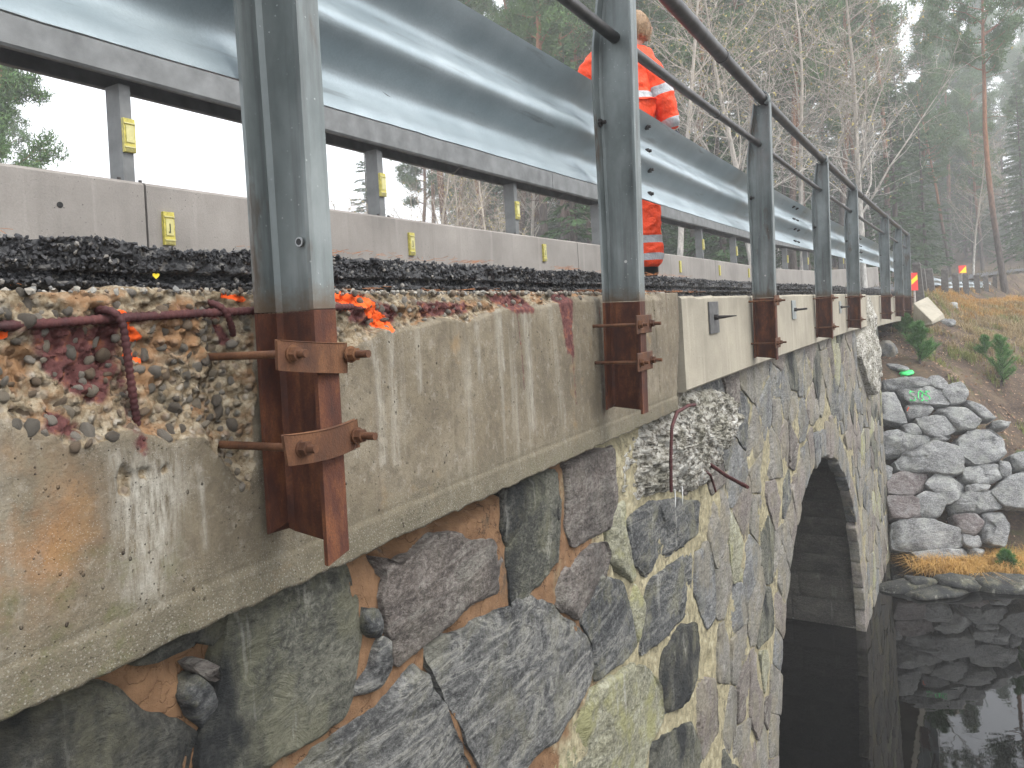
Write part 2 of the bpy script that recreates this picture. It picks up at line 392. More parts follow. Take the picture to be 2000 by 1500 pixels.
def mat_soil():
    g = G('earth bank with needles and leaves', .95, spec=.15); v = g.co()
    n = g.noise(v, 1.6, 8, .65); f = g.noise(v, 18, 6, .75)
    col = g.ramp(n, [(.32, (.040, .030, .024)), (.5, (.085, .062, .048)), (.66, (.15, .115, .075))])
    col = g.mix(g.rng(f, .5, .66, 0, .65), col, (.20, .13, .075))
    col = g.mix(g.rng(g.noise(g.map(v, loc=(5, 5, 5)), 3.1, 5, .6), .55, .66, 0, .6), col, (.075, .085, .030))
    lf = g.n('ShaderNodeTexVoronoi', Vector=v, Scale=15.0)
    lc = g.ramp(g.n('ShaderNodeSeparateColor', i0=lf.outputs['Color']).outputs[1], [(0, (.33, .20, .11)), (.5, (.42, .30, .20)), (1, (.22, .10, .06))])
    col = g.mix(g.math('MULTIPLY', g.rng(lf.outputs['Distance'], .18, .26, 1, 0), g.rng(g.noise(v, 2.3, 3), .47, .58)), col, lc)
    return g.done(col, None, g.bump(g.math('ADD', n, g.math('MULTIPLY', f, .3)), .06))
def mat_water():
    g = G('dark river water', .015, spec=.6); v = g.co(); g.p.inputs['IOR'].default_value = 1.42
    h = g.math('ADD', g.noise(g.map(v, (1, 2.4, 1)), 1.6, 2, .5), g.math('MULTIPLY', g.noise(v, 9, 2), .12))
    return g.done((.002, .002, .0018), None, g.bump(h, .0035, .25))
def mat_lump():
    g = G('honeycombed white concrete', .95, spec=.2); v = g.co()
    n = g.noise(v, 34, 8, .75); big = g.noise(v, 5, 4)
    col = g.ramp(n, [(.38, (.06, .055, .045)), (.46, (.33, .30, .25)), (.54, (.66, .64, .58)), (.7, (.80, .79, .75))])
    col = g.mix(g.rng(big, .35, .6, .75, 0), col, g.ramp(n, [(.36, (.05, .05, .035)), (.55, (.30, .28, .21)), (.8, (.45, .42, .34))]))
    return g.done(col, None, g.bump(n, .03, 1.0))

CONC = mat_concrete_near()
CONC2 = mat_concrete('newer beam concrete', (.36, .325, .255), .45)
KERBC = mat_concrete('parapet concrete', (.285, .262, .235), .35, 1.2)
STONES = {
 'dark':  mat_stone('dark lichened stone', (.014, .015, .016), (.040, .042, .038), (.125, .12, .095), 0, .5, (.20, .19, .12), .9),
 'band':  mat_stone('banded gneiss', (.033, .034, .035), (.112, .113, .110), (.255, .252, .235), .72, .35, (.26, .25, .17), rot=(.2, 1.05, .5)),
 'brown': mat_stone('brown grey gneiss', (.045, .038, .034), (.15, .125, .108), (.29, .26, .23), .45, .15, (.26, .25, .19), wet=.4),
 'olive': mat_stone('olive lichened stone', (.030, .032, .027), (.105, .105, .085), (.22, .215, .165), 0, .6, (.19, .185, .12), .95),
 'slate': mat_stone('slate grey stone', (.022, .024, .026), (.076, .079, .080), (.19, .19, .178), .5, .45, (.25, .24, .15), rot=(.1, .5, .2)),
 'yellow': mat_stone('lime washed pale stone', (.13, .125, .085), (.29, .28, .19), (.46, .45, .34), .3, .7, (.34, .33, .14), .15, (.2, 1.4, .1)),
 'pale':  mat_stone('pale beige grey stone', (.085, .078, .066), (.21, .195, .17), (.34, .32, .28), .35, .45, (.28, .27, .20), .25, (.2, 1.3, .1), .8),
 'palered': mat_stone('reddish grey stone', (.085, .066, .058), (.20, .168, .148), (.33, .295, .265), .3, .35, (.28, .27, .21), .25, (.2, 1.2, .1), .7),
 'palegrey': mat_stone('grey weathered stone', (.055, .057, .058), (.155, .158, .158), (.31, .31, .30), .4, .3, (.28, .28, .22), .3, (.2, 1.1, .1), .6),
 'bank':  mat_stone('lichened bank stone', (.055, .055, .057), (.20, .20, .20), (.46, .465, .45), .25, .4, (.42, .43, .38)),
 'bankred': mat_stone('reddish bank stone', (.060, .045, .042), (.15, .12, .115), (.34, .32, .31), .25, .35, (.38, .385, .37)),
 'vault': mat_stone('shade darkened vault stone', (.022, .019, .015), (.060, .054, .043), (.115, .105, .085), 0, .15, (.10, .105, .07)),  # colour lowered to carry the shade inside the arch
}
MORTAR = mat_mortar()
RUST = mat_rust('rusted post steel', (.024, .010, .009), (.092, .032, .018), (.23, .088, .036), .65)
RUSTO = mat_rust('orange rusted clamp steel', (.040, .018, .011), (.110, .047, .023), (.22, .105, .048))
REBAR = mat_rust('purple rusted rebar', (.03, .012, .013), (.085, .030, .030), (.16, .06, .05))
POST = mat_post_steel(); RAIL = mat_rail_steel()
TUBEM = plain('dull handrail steel', (.075, .072, .070), .45, .5, .35, 12)
FARST = plain('grey painted far rail steel', (.155, .16, .157), .55, .3, .3, 6)
BOLT = plain('dark steel bolt', (.045, .04, .038), .6, .4)
PLATE = plain('grey zinc plate', (.12, .12, .118), .6, .4, .3)
PLATEL = plain('pale zinc plate', (.28, .30, .29), .6, .3, .25)
ASPH = mat_asphalt()
YEL = plain('yellow reflector plastic', (.46, .40, .075), .4, 0, .35, 45, .001); YELF = plain('pale reflector window', (.52, .48, .20), .25, 0, .1)
LUMP = mat_lump(); SOIL = mat_soil(); WATERM = mat_water()
BARKP = mat_bark('pine bark', (.10, .085, .075), (.27, .135, .075), 5, 10)
BARKS = mat_bark('spruce bark', (.085, .07, .06), (.10, .085, .07), 3, 20)
BARKB = mat_bark('birch bark', (.50, .48, .44), (.42, .37, .31), 2, 8)
NEED = mat_leaf('pine needles', (.055, .125, .036), (.125, .21, .058)); NEEDS = mat_leaf('spruce needles', (.035, .088, .030), (.080, .14, .048))
NEEDY = mat_leaf('young pine needles', (.055, .17, .04), (.15, .30, .08)); LEAFY = mat_leaf('yellow birch leaves', (.38, .30, .07), (.50, .42, .14))
GRASSO = mat_leaf('withered orange grass', (.40, .20, .045), (.58, .36, .11)); GRASSG = mat_leaf('green yellow grass', (.13, .19, .045), (.33, .31, .11))
DRYN = mat_leaf('dry pine needles', (.26, .09, .035), (.42, .18, .07)); LEAFB = mat_leaf('fallen leaves', (.20, .10, .06), (.46, .32, .20))
GPAINT = plain('green marking paint', (.08, .85, .22), .6, 0, .15); OPAINT = plain('orange marking paint', (.95, .12, .03), .6, 0, .1)

# ------------------------------------------------------------------ helpers on the beam and wall faces
BO = -.175                       # offset of the concrete face
def WOFF(s, h):                  # wall face offset: slight batter growing towards the wing
    return -.245 + 0.0 * np.asarray(s, float) + 0.0 * np.asarray(h, float)
def wpt(px, py):
    o = -.245
    for _ in range(4):
        s, h = hit(px, py, o); o = float(WOFF(s, h))
    return s, h
def segdist(s, h, pts):
    d = np.full(np.shape(s), 9.0)
    for (a, b), (c, e) in zip(pts[:-1], pts[1:]):
        vx, vy = c - a, e - b; t = np.clip(((s - a) * vx + (h - b) * vy) / (vx*vx + vy*vy + 1e-12), 0, 1)
        d = np.minimum(d, np.hypot(s - a - t*vx, h - b - t*vy))
    return d
def inside(s, h, poly):
    r = np.zeros(np.shape(s), bool); n = len(poly)
    for i in range(n):
        (x0, y0), (x1, y1) = poly[i], poly[(i+1) % n]
        c = ((y0 > h) != (y1 > h)) & (s < (x1 - x0) * (h - y0) / (y1 - y0 + 1e-12) + x0); r ^= c
    return r
def sdf(s, h, poly):
    d = segdist(s, h, list(poly) + [poly[0]]); return np.where(inside(s, h, poly), d, -d)
bp = lambda L: [hit(x, y, BO) for x, y in L]

# ------------------------------------------------------------------ the concrete edge beam, near block
ARCH_S, ARCH_H, ARCH_A, ARCH_B = 7.58, -.62, 2.86, 3.00
JOINT = 2.87
SPALL = bp([(-260, 560), (120, 575), (300, 580), (505, 575), (505, 900), (495, 985), (468, 965), (438, 900), (400, 850), (330, 862), (262, 850), (190, 870), (150, 885), (60, 850), (0, 822), (-260, 760)])
SPALL2 = bp([(660, 560), (1000, 555), (1168, 562), (1168, 572), (1110, 585), (1060, 600), (980, 604), (930, 625), (880, 622), (800, 640), (740, 650), (700, 670), (668, 690), (640, 700)])
SPOTS = [(bp([(238, 905), (262, 925), (255, 975), (236, 970), (230, 935)]), .016), (bp([(270, 915), (292, 915), (288, 940), (274, 938)]), .014), (bp([(310, 915), (330, 905), (335, 922), (318, 930)]), .01)]
RUSTP = [bp([(60, 640), (250, 625), (258, 700), (225, 790), (170, 775), (110, 730)]), bp([(670, 575), (760, 585), (800, 610), (770, 640), (700, 630)]),
         bp([(820, 585), (930, 590), (915, 612), (840, 620)]), bp([(960, 565), (1040, 570), (1045, 612), (1000, 612)]), bp([(1085, 560), (1120, 562), (1118, 640), (1122, 700), (1108, 690)]), bp([(100, 800), (180, 830), (150, 860), (90, 840)])]
RUSTL = [(bp([(-200, 668), (0, 642), (180, 628), (490, 602), (680, 600)]), .017), (bp([(258, 700), (268, 835)]), .016), (bp([(445, 615), (458, 660)]), .016),
         (bp([(1108, 570), (1118, 700), (1126, 790)]), .014), (bp([(1010, 610), (1020, 700), (1024, 760)]), .008), (bp([(268, 835), (280, 880)]), .02), (bp([(1170, 600), (1180, 810)]), .008)]
PAINTL = [(bp([(672, 566), (700, 575), (722, 590), (742, 612), (766, 634)]), .021), (bp([(250, 612), (262, 640), (285, 662)]), .0085), (bp([(265, 690), (300, 704)]), .005), (bp([(455, 574), (495, 580)]), .006), (bp([(0, 655), (22, 652)]), .007), (bp([(690, 603), (676, 600)]), .006)]
WHITEP = bp([(205, 880), (360, 870), (372, 950), (350, 1080), (330, 1180), (240, 1210), (215, 1050)])
WHITEL = [(bp([(388, 900), (396, 985), (402, 1070)]), .005), (bp([(760, 640), (768, 760), (775, 900)]), .012), (bp([(1024, 620), (1036, 720), (1042, 830)]), .016), (bp([(930, 640), (940, 740)]), .010), (bp([(815, 650), (822, 760)]), .009), (bp([(715, 650), (740, 720), (748, 900)]), .012), (bp([(975, 625), (985, 720)]), .007)]
OCHREP = bp([(-300, 880), (60, 860), (190, 900), (215, 1060), (170, 1180), (60, 1250), (-300, 1500)])

def chunks(a, b, size, seed, tilt=.6):
    """broken facets: every cell of an uneven lattice is a tilted plane"""
    q = .35 * size * fbm(a / size * .8, b / size * .8, 0, seed, 2); x = (a + q) / size; y = (b + q) / size
    xi = np.floor(x).astype(np.int64); yi = np.floor(y).astype(np.int64); best = np.full(x.shape, 9.0); val = np.zeros(x.shape)
    for i in (-1, 0, 1):
        for j in (-1, 0, 1):
            cx = xi + i; cy = yi + j; px = cx + .5 + .45 * _h(cx, cy, 0 * cx, seed + 1); py = cy + .5 + .45 * _h(cx, cy, 0 * cx, seed + 2)
            d = (x - px) ** 2 + (y - py) ** 2; v = _h(cx, cy, 0 * cx, seed + 3) * .6 + tilt * ((x - px) * _h(cx, cy, 0 * cx, seed + 4) + (y - py) * _h(cx, cy, 0 * cx, seed + 5))
            m_ = d < best; best = np.where(m_, d, best); val = np.where(m_, v, val)
    return val
def beam_near():
    zb, zt = 3.58, 4.185
    sv = np.concatenate([np.arange(-3.2, -1.0, .03), np.arange(-1.0, 1.15, .005), np.arange(1.15, JOINT + .001, .0105)])
    fh = np.concatenate([np.arange(zb, zt - .10, .0058), np.arange(zt - .10, zt + .0001, .004)])
    # the profile: back bottom, under side, face, top, back
    prof = [(-.62, zb + .02), (-.40, zb + .012), (-.25, zb + .006), (BO - .03, zb)] + [(BO, h) for h in fh] + [(BO - x, zt) for x in (.008, .016, .024, .032, .045, .06, .08, .10, .13, .16, .2, .25, .32, .42)] + [(-.62, zt)]
    nf0, nf1 = 4, 4 + len(fh)
    o = np.array([p[0] for p in prof]); h = np.array([p[1] for p in prof])
    Sg, O = np.meshgrid(sv, o, indexing='ij'); _, Hh = np.meshgrid(sv, h, indexing='ij')
    Ov = O.copy(); Hv = Hh.copy()
    face = np.zeros_like(O, bool); face[:, nf0:nf1] = True
    top = np.zeros_like(O, bool); top[:, nf1:-1] = True
    jit = .022 * fbm(Sg * 11, Hh * 11, 0, 3, 5, .62)
    d = np.maximum(sdf(Sg, Hh, SPALL), sdf(Sg, Hh, SPALL2)) + jit
    spall = sm(d, -.004, .014)
    topcr = sm(Hh + .012 * fbm(Sg * 30, Hh * 10, 0, 8, 3), zt - .022, zt - .006) * (Sg < 2.5)
    spall = np.maximum(spall, topcr * face); spall[top] = 1 * sm(2.75 - Sg[top], 0, .1)
    cob = 1 - np.abs(fbm(Sg * 34, Hh * 34, 0, 5, 3)) * 2
    ck = chunks(Sg, Hh, .036, 17) ; rough = .013 * ck + .015 * fbm(Sg * 12, Hh * 12, 0, 11, 2) + .011 * cob + .006 * fbm(Sg * 95, Hh * 95, 0, 12, 3)
    depth = (.014 + .016 * sm(d, .02, .14)) * sm(d, -.003, .028)
    depth = np.where(face, depth, 0)
    deep2 = sdf(Sg, Hh, SPALL2); depth = np.where((deep2 > -.01) & face, .016 * sm(deep2, -.005, .015), depth)
    Ov -= np.where(face, depth + spall * rough, 0)
    Ov0 = None
    for poly, dp in SPOTS: Ov -= face * dp * sm(sdf(Sg, Hh, poly) + jit * .6, -.002, .008)
    # hollow beside the first post, dark behind the clamp rods
    hol = np.exp(-((Sg + .03) / .035) ** 2 - ((Hh - 3.98) / .13) ** 2); Ov -= face * hol * .022
    # crumbled upper arris
    cr = sm(Hh, zt - .04, zt) * (Sg < 2.6); Ov -= face * cr * (.020 + .012 * fbm(Sg * 18, 0, 0, 21, 3))
    Hv += np.where(top, .010 * fbm(Sg * 40, Ov * 40, 0, 31, 3) + .010 * cob * 0 + .012 * fbm(Sg * 9, Ov * 9, 0, 32, 3), 0) * sm(2.8 - Sg, 0, .2)
    Hv += np.where(face & (Hh > zt - .03), .006 * fbm(Sg * 30, 0, 0, 33, 3), 0)
    # board marks and the slightly proud strip at the foot
    Ov += np.where(face, .0022 * sm(zb + .072 - Hh, -.003, .003) + .0012 * fbm(Sg * 5, Hh * 5, 0, 40, 3), 0)
    Ov -= np.where(face, .004 * np.exp(-((Hh - (zb + .072)) / .0035) ** 2), 0)
    for (ps, ph) in ((885, 620), ): 
        js = bp([(878, 625), (893, 930)]); Ov -= np.where(face, .004 * np.exp(-(segdist(Sg, Hh, js) / .003) ** 2), 0)
    js = bp([(1273, 560), (1282, 660), (1290, 770)]); Ov -= np.where(face, .014 * np.exp(-(segdist(Sg, Hh, js) / .005) ** 2), 0)
    # broken away corner at the joint
    brk = np.where(face, sm(Sg + .10 * sm(4.02 - Hh, 0, .4) + .008 * fbm(Hh * 25, Sg, 0, 50, 3), JOINT - .012, JOINT), 0) * sm(4.0 - Hh, -.05, 0.0)
    Ov -= brk * .16
    dl = (BO - Ov[:, nf1-1])[:, None]; Ov = np.where(top & (Sg < 2.8), BO - dl - (BO - O) * (.42 - dl) / .42, Ov)
    ed = np.abs(Hh - zb) < .05
    Hv += np.where(face & ed, .006 * fbm(Sg * 25, 0, 0, 60, 3) * (1 - (Hh - zb) / .05), 0)
    V = W(Sg, Ov, Hv).reshape(-1, 3)
    me = mesh('edge_beam', V, gridfaces(len(sv), len(o)))
    uvmap(me, np.stack([Sg.ravel(), (Hh + (O - BO) * top).ravel()], 1))
    attr(me, 'spall', np.clip(spall + brk + sum(sm(sdf(Sg, Hh, p), -.004, .004) * .6 for p, _ in SPOTS), 0, 1))
    ru = np.zeros_like(Sg)
    for p in RUSTP: ru = np.maximum(ru, sm(sdf(Sg, Hh, p), -.02, .02))
    for p, w in RUSTL: ru = np.maximum(ru, sm(w * 1.7 - segdist(Sg, Hh, p), 0, w * 1.7) * (.85 if p[0][1] > 4.12 and w > .0135 and p[0][0] < .6 else .60))
    pa = np.zeros_like(Sg)
    for p, w in PAINTL: pa = np.maximum(pa, sm(w - segdist(Sg, Hh, p), -w * .5, w * .6))
    wh = sm(sdf(Sg, Hh, WHITEP), -.03, .06)
    for p, w in WHITEL: wh = np.maximum(wh, sm(2.2 * w - segdist(Sg, Hh, p), 0, 2.2 * w) * .62)
    attr(me, 'rust', ru); attr(me, 'paint', pa); attr(me, 'white', wh)
    attr(me, 'ochre', sm(sdf(Sg, Hh, OCHREP), -.05, .12))
    low = sm(zb + .16 - Hh, 0, .15); low[:, :4] = 1
    attr(me, 'low', low)
    attr(me, 'moss', sm(zb + .26 - Hh, 0, .12) * sm(-.05 - Sg, 0, .25) + .5 * sm(zb + .10 - Hh, 0, .08) * sm(Sg, .8, 1.4))
    return me, (Sg, Ov, Hv, spall)
bridge_loc = tuple(W(0, BO, 3.58))
edge_beam = thing('edge_beam', 'weathered concrete edge beam with crumbled rusty corner, nearest block of the bridge side', 'concrete beam', bridge_loc, group='edge beam blocks', world_children=True)
me, BG = beam_near(); link('beam_block', me, CONC, edge_beam)
def beam_off(s, h):
    Sg, Ov, Hv, _ = BG; i = np.argmin(np.abs(Sg[:, 0] - s)); j0 = 4 + np.argmin(np.abs(Hv[i, 4:-15] - h)); return float(Ov[i, j0])

# exposed pebbles in the broken concrete
PEBM = []
for k, (c, r) in enumerate([((.34, .34, .32), .55), ((.20, .215, .21), .5), ((.46, .42, .34), .6), ((.11, .12, .125), .45), ((.30, .22, .155), .6), ((.55, .53, .48), .6)]):
    g = G('pebble stone', r); v = g.randco(); n = g.noise(v, 60, 5, .7)
    PEBM.append(g.done(g.mix(g.rng(g.noise(g.co(), 55, 5, .7), .42, .58, 0, .9), g.mix(g.rng(n, .35, .65), tuple(x*.35 for x in c), tuple(min(1, x*.85) for x in c)), (.20, .15, .095)), None, g.bump(n, .003)))
def pebble_mesh(seed, mt):
    me0 = bpy.data.meshes.new('pebble')
    import bmesh
    bm = bmesh.new(); bmesh.ops.create_icosphere(bm, subdivisions=2, radius=1)
    for v in bm.verts:
        c = v.co.normalized(); f = 1 + .36 * float(fbm(c.x * 1.5 + seed, c.y * 1.5, c.z * 1.5, seed, 3))
        q = (abs(c.x) ** 3 + abs(c.y) ** 3 + abs(c.z) ** 3) ** (-1 / 3); v.co = c * f * (.5 + .5 * q)
    bm.to_mesh(me0); bm.free(); me0.materials.append(mt); me0.polygons.foreach_set('use_smooth', [True] * len(me0.polygons)); return me0
PEBS = [pebble_mesh(i, PEBM[i % 6]) for i in range(12)]
cands = []
rs = np.random.RandomState(4)
while len(cands) < 285:
    z = rs.rand()
    if z < .62: s = rs.uniform(-.62, -.0); h = rs.uniform(3.80, 4.16)
    elif z < .8: s = rs.uniform(-.6, 2.3); h = rs.uniform(4.13, 4.18)
    else: s = rs.uniform(.08, 1.9); h = rs.uniform(4.07, 4.18)
    if float(max(sdf(np.array([s]), np.array([h]), SPALL)[0], sdf(np.array([s]), np.array([h]), SPALL2)[0])) < .006 and h < 4.16: continue
    r = rs.uniform(.005, .0125) * (1.0 if z < .62 else .9)
    if any((s - c[0])**2 + (h - c[1])**2 < (r + c[2])**2 * .8 for c in cands): continue
    cands.append((s, h, r))
for k, (s, h, r) in enumerate(cands):
    o = bpy.data.objects.new('pebble', PEBS[k % 12]); COL.objects.link(o); o.parent = edge_beam; o.matrix_parent_inverse = PINV[edge_beam.name]
    o.location = W(s, beam_off(s, h) - r * .34 if h < 4.165 else BO - .02 - rs.rand() * .02, h if h < 4.165 else 4.183)
    o.rotation_euler = rs.rand(3) * 6.28; o.scale = (r * rs.uniform(.8, 1.5), r, r * rs.uniform(.55, .95))
# gravel lying on the ledge between beam and asphalt
mb = MB(); ico = [(0,0,1),(.89,0,.45),(.28,.85,.45),(-.72,.53,.45),(-.72,-.53,.45),(.28,-.85,.45),(.72,.53,-.45),(-.28,.85,-.45),(-.89,0,-.45),(-.28,-.85,-.45),(.72,-.53,-.45),(0,0,-1)]
icoF = [(0,1,2),(0,2,3),(0,3,4),(0,4,5),(0,5,1),(1,6,2),(2,7,3),(3,8,4),(4,9,5),(5,10,1),(2,6,7),(3,7,8),(4,8,9),(5,9,10),(1,10,6),(11,7,6),(11,8,7),(11,9,8),(11,10,9),(11,6,10)]
ico = np.array(ico)
def scatter_chips(P, R, seed, flat=.7, oct_=False):
    r = np.random.RandomState(seed); n = len(P)
    base = ico if not oct_ else np.array([(1,0,0),(0,1,0),(-1,0,0),(0,-1,0),(0,0,1),(0,0,-1)], float)
    F = np.array(icoF if not oct_ else [(0,1,4),(1,2,4),(2,3,4),(3,0,4),(1,0,5),(2,1,5),(3,2,5),(0,3,5)])
    m = len(base)
    V = base[None] * (1 + r.uniform(-.28, .28, (n, m, 1))) * r.uniform(.6, 1.3, (n, 1, 3)); V[:, :, 2] *= flat
    q = r.randn(n, 4); q /= np.linalg.norm(q, axis=1)[:, None]; w, x, y, z = q.T
    Rm = np.stack([1-2*(y*y+z*z), 2*(x*y-z*w), 2*(x*z+y*w), 2*(x*y+z*w), 1-2*(x*x+z*z), 2*(y*z-x*w), 2*(x*z-y*w), 2*(y*z+x*w), 1-2*(x*x+y*y)], -1).reshape(n, 3, 3)
    V = np.einsum('nij,nmj->nmi', Rm, V) * np.asarray(R)[:, None, None] + np.asarray(P)[:, None, :]
    return V.reshape(-1, 3), (F[None] + (np.arange(n) * m)[:, None, None]).reshape(-1, 3)
n = 3000; s = rs.uniform(-2.5, 2.7, n); oo = BO - rs.uniform(.012, .16, n)
V, Fc = scatter_chips(W(s, oo, 4.183 + rs.rand(n) * .006), rs.uniform(.003, .0075, n), 5)
g = G('ledge gravel', .8); isl = g.n('ShaderNodeNewGeometry').outputs['Random Per Island']
GRAV = g.done(g.ramp(isl, [(0, (.16, .16, .155)), (.3, (.36, .33, .27)), (.55, (.14, .10, .07)), (.8, (.40, .38, .33)), (1, (.06, .06, .06))]), None, g.bump(g.noise(g.co(), 300, 3), .001))
tag(link('gravel', mesh('gravel', V, Fc, False), GRAV, edge_beam), kind='stuff')

# rebars exposed in the spalled corner
def rebar_tube(pts, r, name='rebar', parent=None, rib=.0016, pitch=.011, mat=None):
    pts = np.asarray(pts, float)
    d = np.r_[0, np.cumsum(np.linalg.norm(np.diff(pts, axis=0), axis=1))]
    # smooth the polyline with Catmull-Rom like resampling
    q = np.arange(0, d[-1], pitch / 3)
    P = np.stack([np.interp(q, d, pts[:, i]) for i in range(3)], 1)
    k = max(1, int(.018 / (pitch / 3))); ker = np.ones(2*k+1) / (2*k+1)
    Pp = np.concatenate([np.repeat(P[:1], k, 0), P, np.repeat(P[-1:], k, 0)]); P2 = np.stack([np.convolve(Pp[:, i], ker, 'valid') for i in range(3)], 1)
    P2[0] = P[0]; P2[-1] = P[-1]
    rr = r + rib * (np.arange(len(q)) % 3 == 0) + .0008 * fbm(q * 60, 0, 0, 3, 2)
    m = MB(); m.tube(P2, rr, 8); return m.build(name, mat or REBAR, parent, True, ang=70)
def bpt(px, py, o): s, h = hit(px, py, o); return W(s, o, h)
rebar_tube([bpt(x, y, BO - .004 - .01 * (x < 400)) for x, y in [(-330, 668), (0, 637), (90, 632), (180, 625), (330, 615), (495, 607), (600, 602), (690, 599)]], .0072, parent=edge_beam)
rebar_tube([bpt(185, 606, BO - .05), bpt(200, 605, BO - .01), bpt(222, 606, BO + .003), bpt(240, 628, BO + .008), bpt(247, 680, BO + .002), bpt(255, 740, BO - .006), bpt(262, 790, BO - .014), bpt(268, 832, BO - .030)], .0062, parent=edge_beam)
rebar_tube([bpt(390, 590, BO - .06), bpt(405, 592, BO - .03), bpt(425, 594, BO - .004), bpt(440, 605, BO + .004), bpt(450, 630, BO - .004), bpt(458, 662, BO - .035)], .0058, parent=edge_beam)

# newer beam blocks further on: clean faces
def beam_block(s0, s1, o, zb, zt, seed):
    sv = np.arange(s0, s1 + .001, .04); sv[-1] = s1
    fh = np.linspace(zb + .012, zt - .012, 14)
    prof = [(-.62, zb), (-.30, zb), (o - .012, zb), (o, zb + .012)] + [(o, x) for x in fh[1:-1]] + [(o, zt - .012), (o - .012, zt), (-.30, zt), (-.62, zt)]
    oo = np.array([p[0] for p in prof]); hh = np.array([p[1] for p in prof])
    Sg, O = np.meshgrid(sv, oo, indexing='ij'); _, Hh = np.meshgrid(sv, hh, indexing='ij')
    Ov = O + .002 * fbm(Sg * 3, Hh * 3, 0, seed, 3); Hv = Hh + np.where(Hh > zt - .02, .009 * fbm(Sg * 14, O * 9, 0, seed + 3, 3), 0)
    me = mesh('beam_block', W(Sg, Ov, Hv).reshape(-1, 3), gridfaces(len(sv), len(oo)))
    m2 = MB(); m2.V = [np.array([v.co for v in me.vertices])]; m2.n = len(m2.V[0]); m2.F = [tuple(f) for f in gridfaces(len(sv), len(oo))]
    k = len(oo); m2.F += [tuple(range(k)), tuple(range((len(sv)-1)*k, len(sv)*k))[::-1]]
    return m2
far_beam = thing('edge_beam', 'pale concrete edge beam of the far half, clean face past the dark open joint', 'concrete beam', tuple(W(JOINT, BO, 3.66)), group='edge beam blocks', world_children=True)
beam_block(JOINT + .012, 12.0, BO + .012, 3.655, 4.165, 5).build('beam_block', CONC2, far_beam, True, ang=35)
beam_block(12.03, 19.4, BO + .004, 3.60, 4.145, 9).build('beam_block', CONC2, far_beam, True, ang=35)
# steel plates with a bolt between the posts
for px, py, w, hgt, mt, ln in [(1392, 620, .20, .19, PLATE, .13), (1549, 605, .17, .17, PLATEL, .11), (1640, 600, .15, .15, PLATEL, .10)]:
    s, h = hit(px, py, BO + .012); T = lambda V, s=s, h=h: W(s + V[:, 0], BO + .014 + V[:, 1], h + V[:, 2])
    hl = thing('anchor_plate', {1392: 'dark steel plate with pointed bolt on beam right of the open joint', 1549: 'pale zinc plate with bolt on beam between third and fourth post', 1640: 'small pale plate with bolt on beam between fourth and fifth post'}[px], 'steel plate', tuple(W(s, BO + .014, h)), group='bolt plates on the beam face', world_children=True)
    m = MB(); m.box(-w/2 , w/2, 0, .010, -hgt/2, hgt/2, T); m.build('plate', mt, hl, bevel=.0015)
    m = MB(); a = np.linspace(0, 2*math.pi, 7)[:-1]
    m.tube([W(s, BO + .024, h), W(s, BO + .046, h)], .019, 6); m.build('nut', BOLT, hl)
    m = MB(); m.tube([W(s, BO + .046, h), W(s, BO + .07, h), W(s, BO + .024 + ln, h + .004)], [.011, .010, .0025 if px == 1392 else .009], 8); m.build('bolt', BOLT, hl, True)

# ------------------------------------------------------------------ the rubble wall with its arch
def arch_h(s):
    x = np.clip(np.abs(np.asarray(s, float) - ARCH_S) / ARCH_A, 0, 1); return ARCH_H + ARCH_B * (1 - x ** 2.25) ** (1 / 2.1)
def in_arch(s, h, grow=0.0):
    x = abs(s - ARCH_S) / (ARCH_A + grow)
    return x < 1 and h < ARCH_H + (ARCH_B + grow) * (1 - x ** 2.25) ** (1 / 2.1)
stone_wall = thing('stone_wall', 'rubble stone bridge wall with orange mortar and a round arch over dark water', 'bridge wall', tuple(W(7.65, -.245, -1.4)), world_children=True)
# mortar bed between the stones
CREV = [wpt(x, y) for x, y in [(735, 1085), (840, 1030), (900, 985), (985, 945), (1000, 960), (930, 1000), (880, 1030), (835, 1038), (775, 1090), (745, 1105)]]
def mortar():
    sv = np.concatenate([np.arange(-3.2, -.8, .06), np.arange(-.8, 3.4, .0125), np.arange(3.4, 14.05, .045)]); sv[-1] = 14.0
    nz = 190
    Sg = np.repeat(sv[:, None], nz, 1); t = np.linspace(0, 1, nz)[None, :]
    lo = np.where(np.abs(sv - ARCH_S) < ARCH_A, arch_h(sv), -1.6)[:, None]; hi = 3.72
    Hh = lo + (hi - lo) * (t ** .8 if False else t)
    Ov = WOFF(Sg, Hh) - .002 + .009 * fbm(Sg * 6, Hh * 6, 0, 70, 4) + .005 * fbm(Sg * 40, Hh * 40, 0, 72, 3)
    gap = sm(fbm(Sg * 3.1, Hh * 3.1, 0, 74, 3), .28, .42); Ov -= .03 * gap
    cv = sm(sdf(Sg, Hh, CREV) + .02 * fbm(Sg * 14, Hh * 14, 0, 75, 3), -.01, .03); Ov -= .12 * cv
    Ov -= .05 * sm(Hh, 3.50, 3.58) * sm(fbm(Sg * 2.2, 0, 0, 77, 3), -.3, .2)
    me = mesh('mortar', W(Sg, Ov, Hh).reshape(-1, 3), gridfaces(len(sv), nz))
    uvmap(me, np.stack([Sg.ravel(), Hh.ravel()], 1))
    attr(me, 'pale', np.clip(sm(Sg, .8, 2.6) * 1.2 - .25 * sm(Sg, -.2, .6) * (1 - sm(Sg, 1.2, 2.2)) + .55 * sm(2.85 - Hh, 0, .5), 0, 1.3))
    return me
tag(link('mortar', mortar(), MORTAR, stone_wall), kind='stuff')
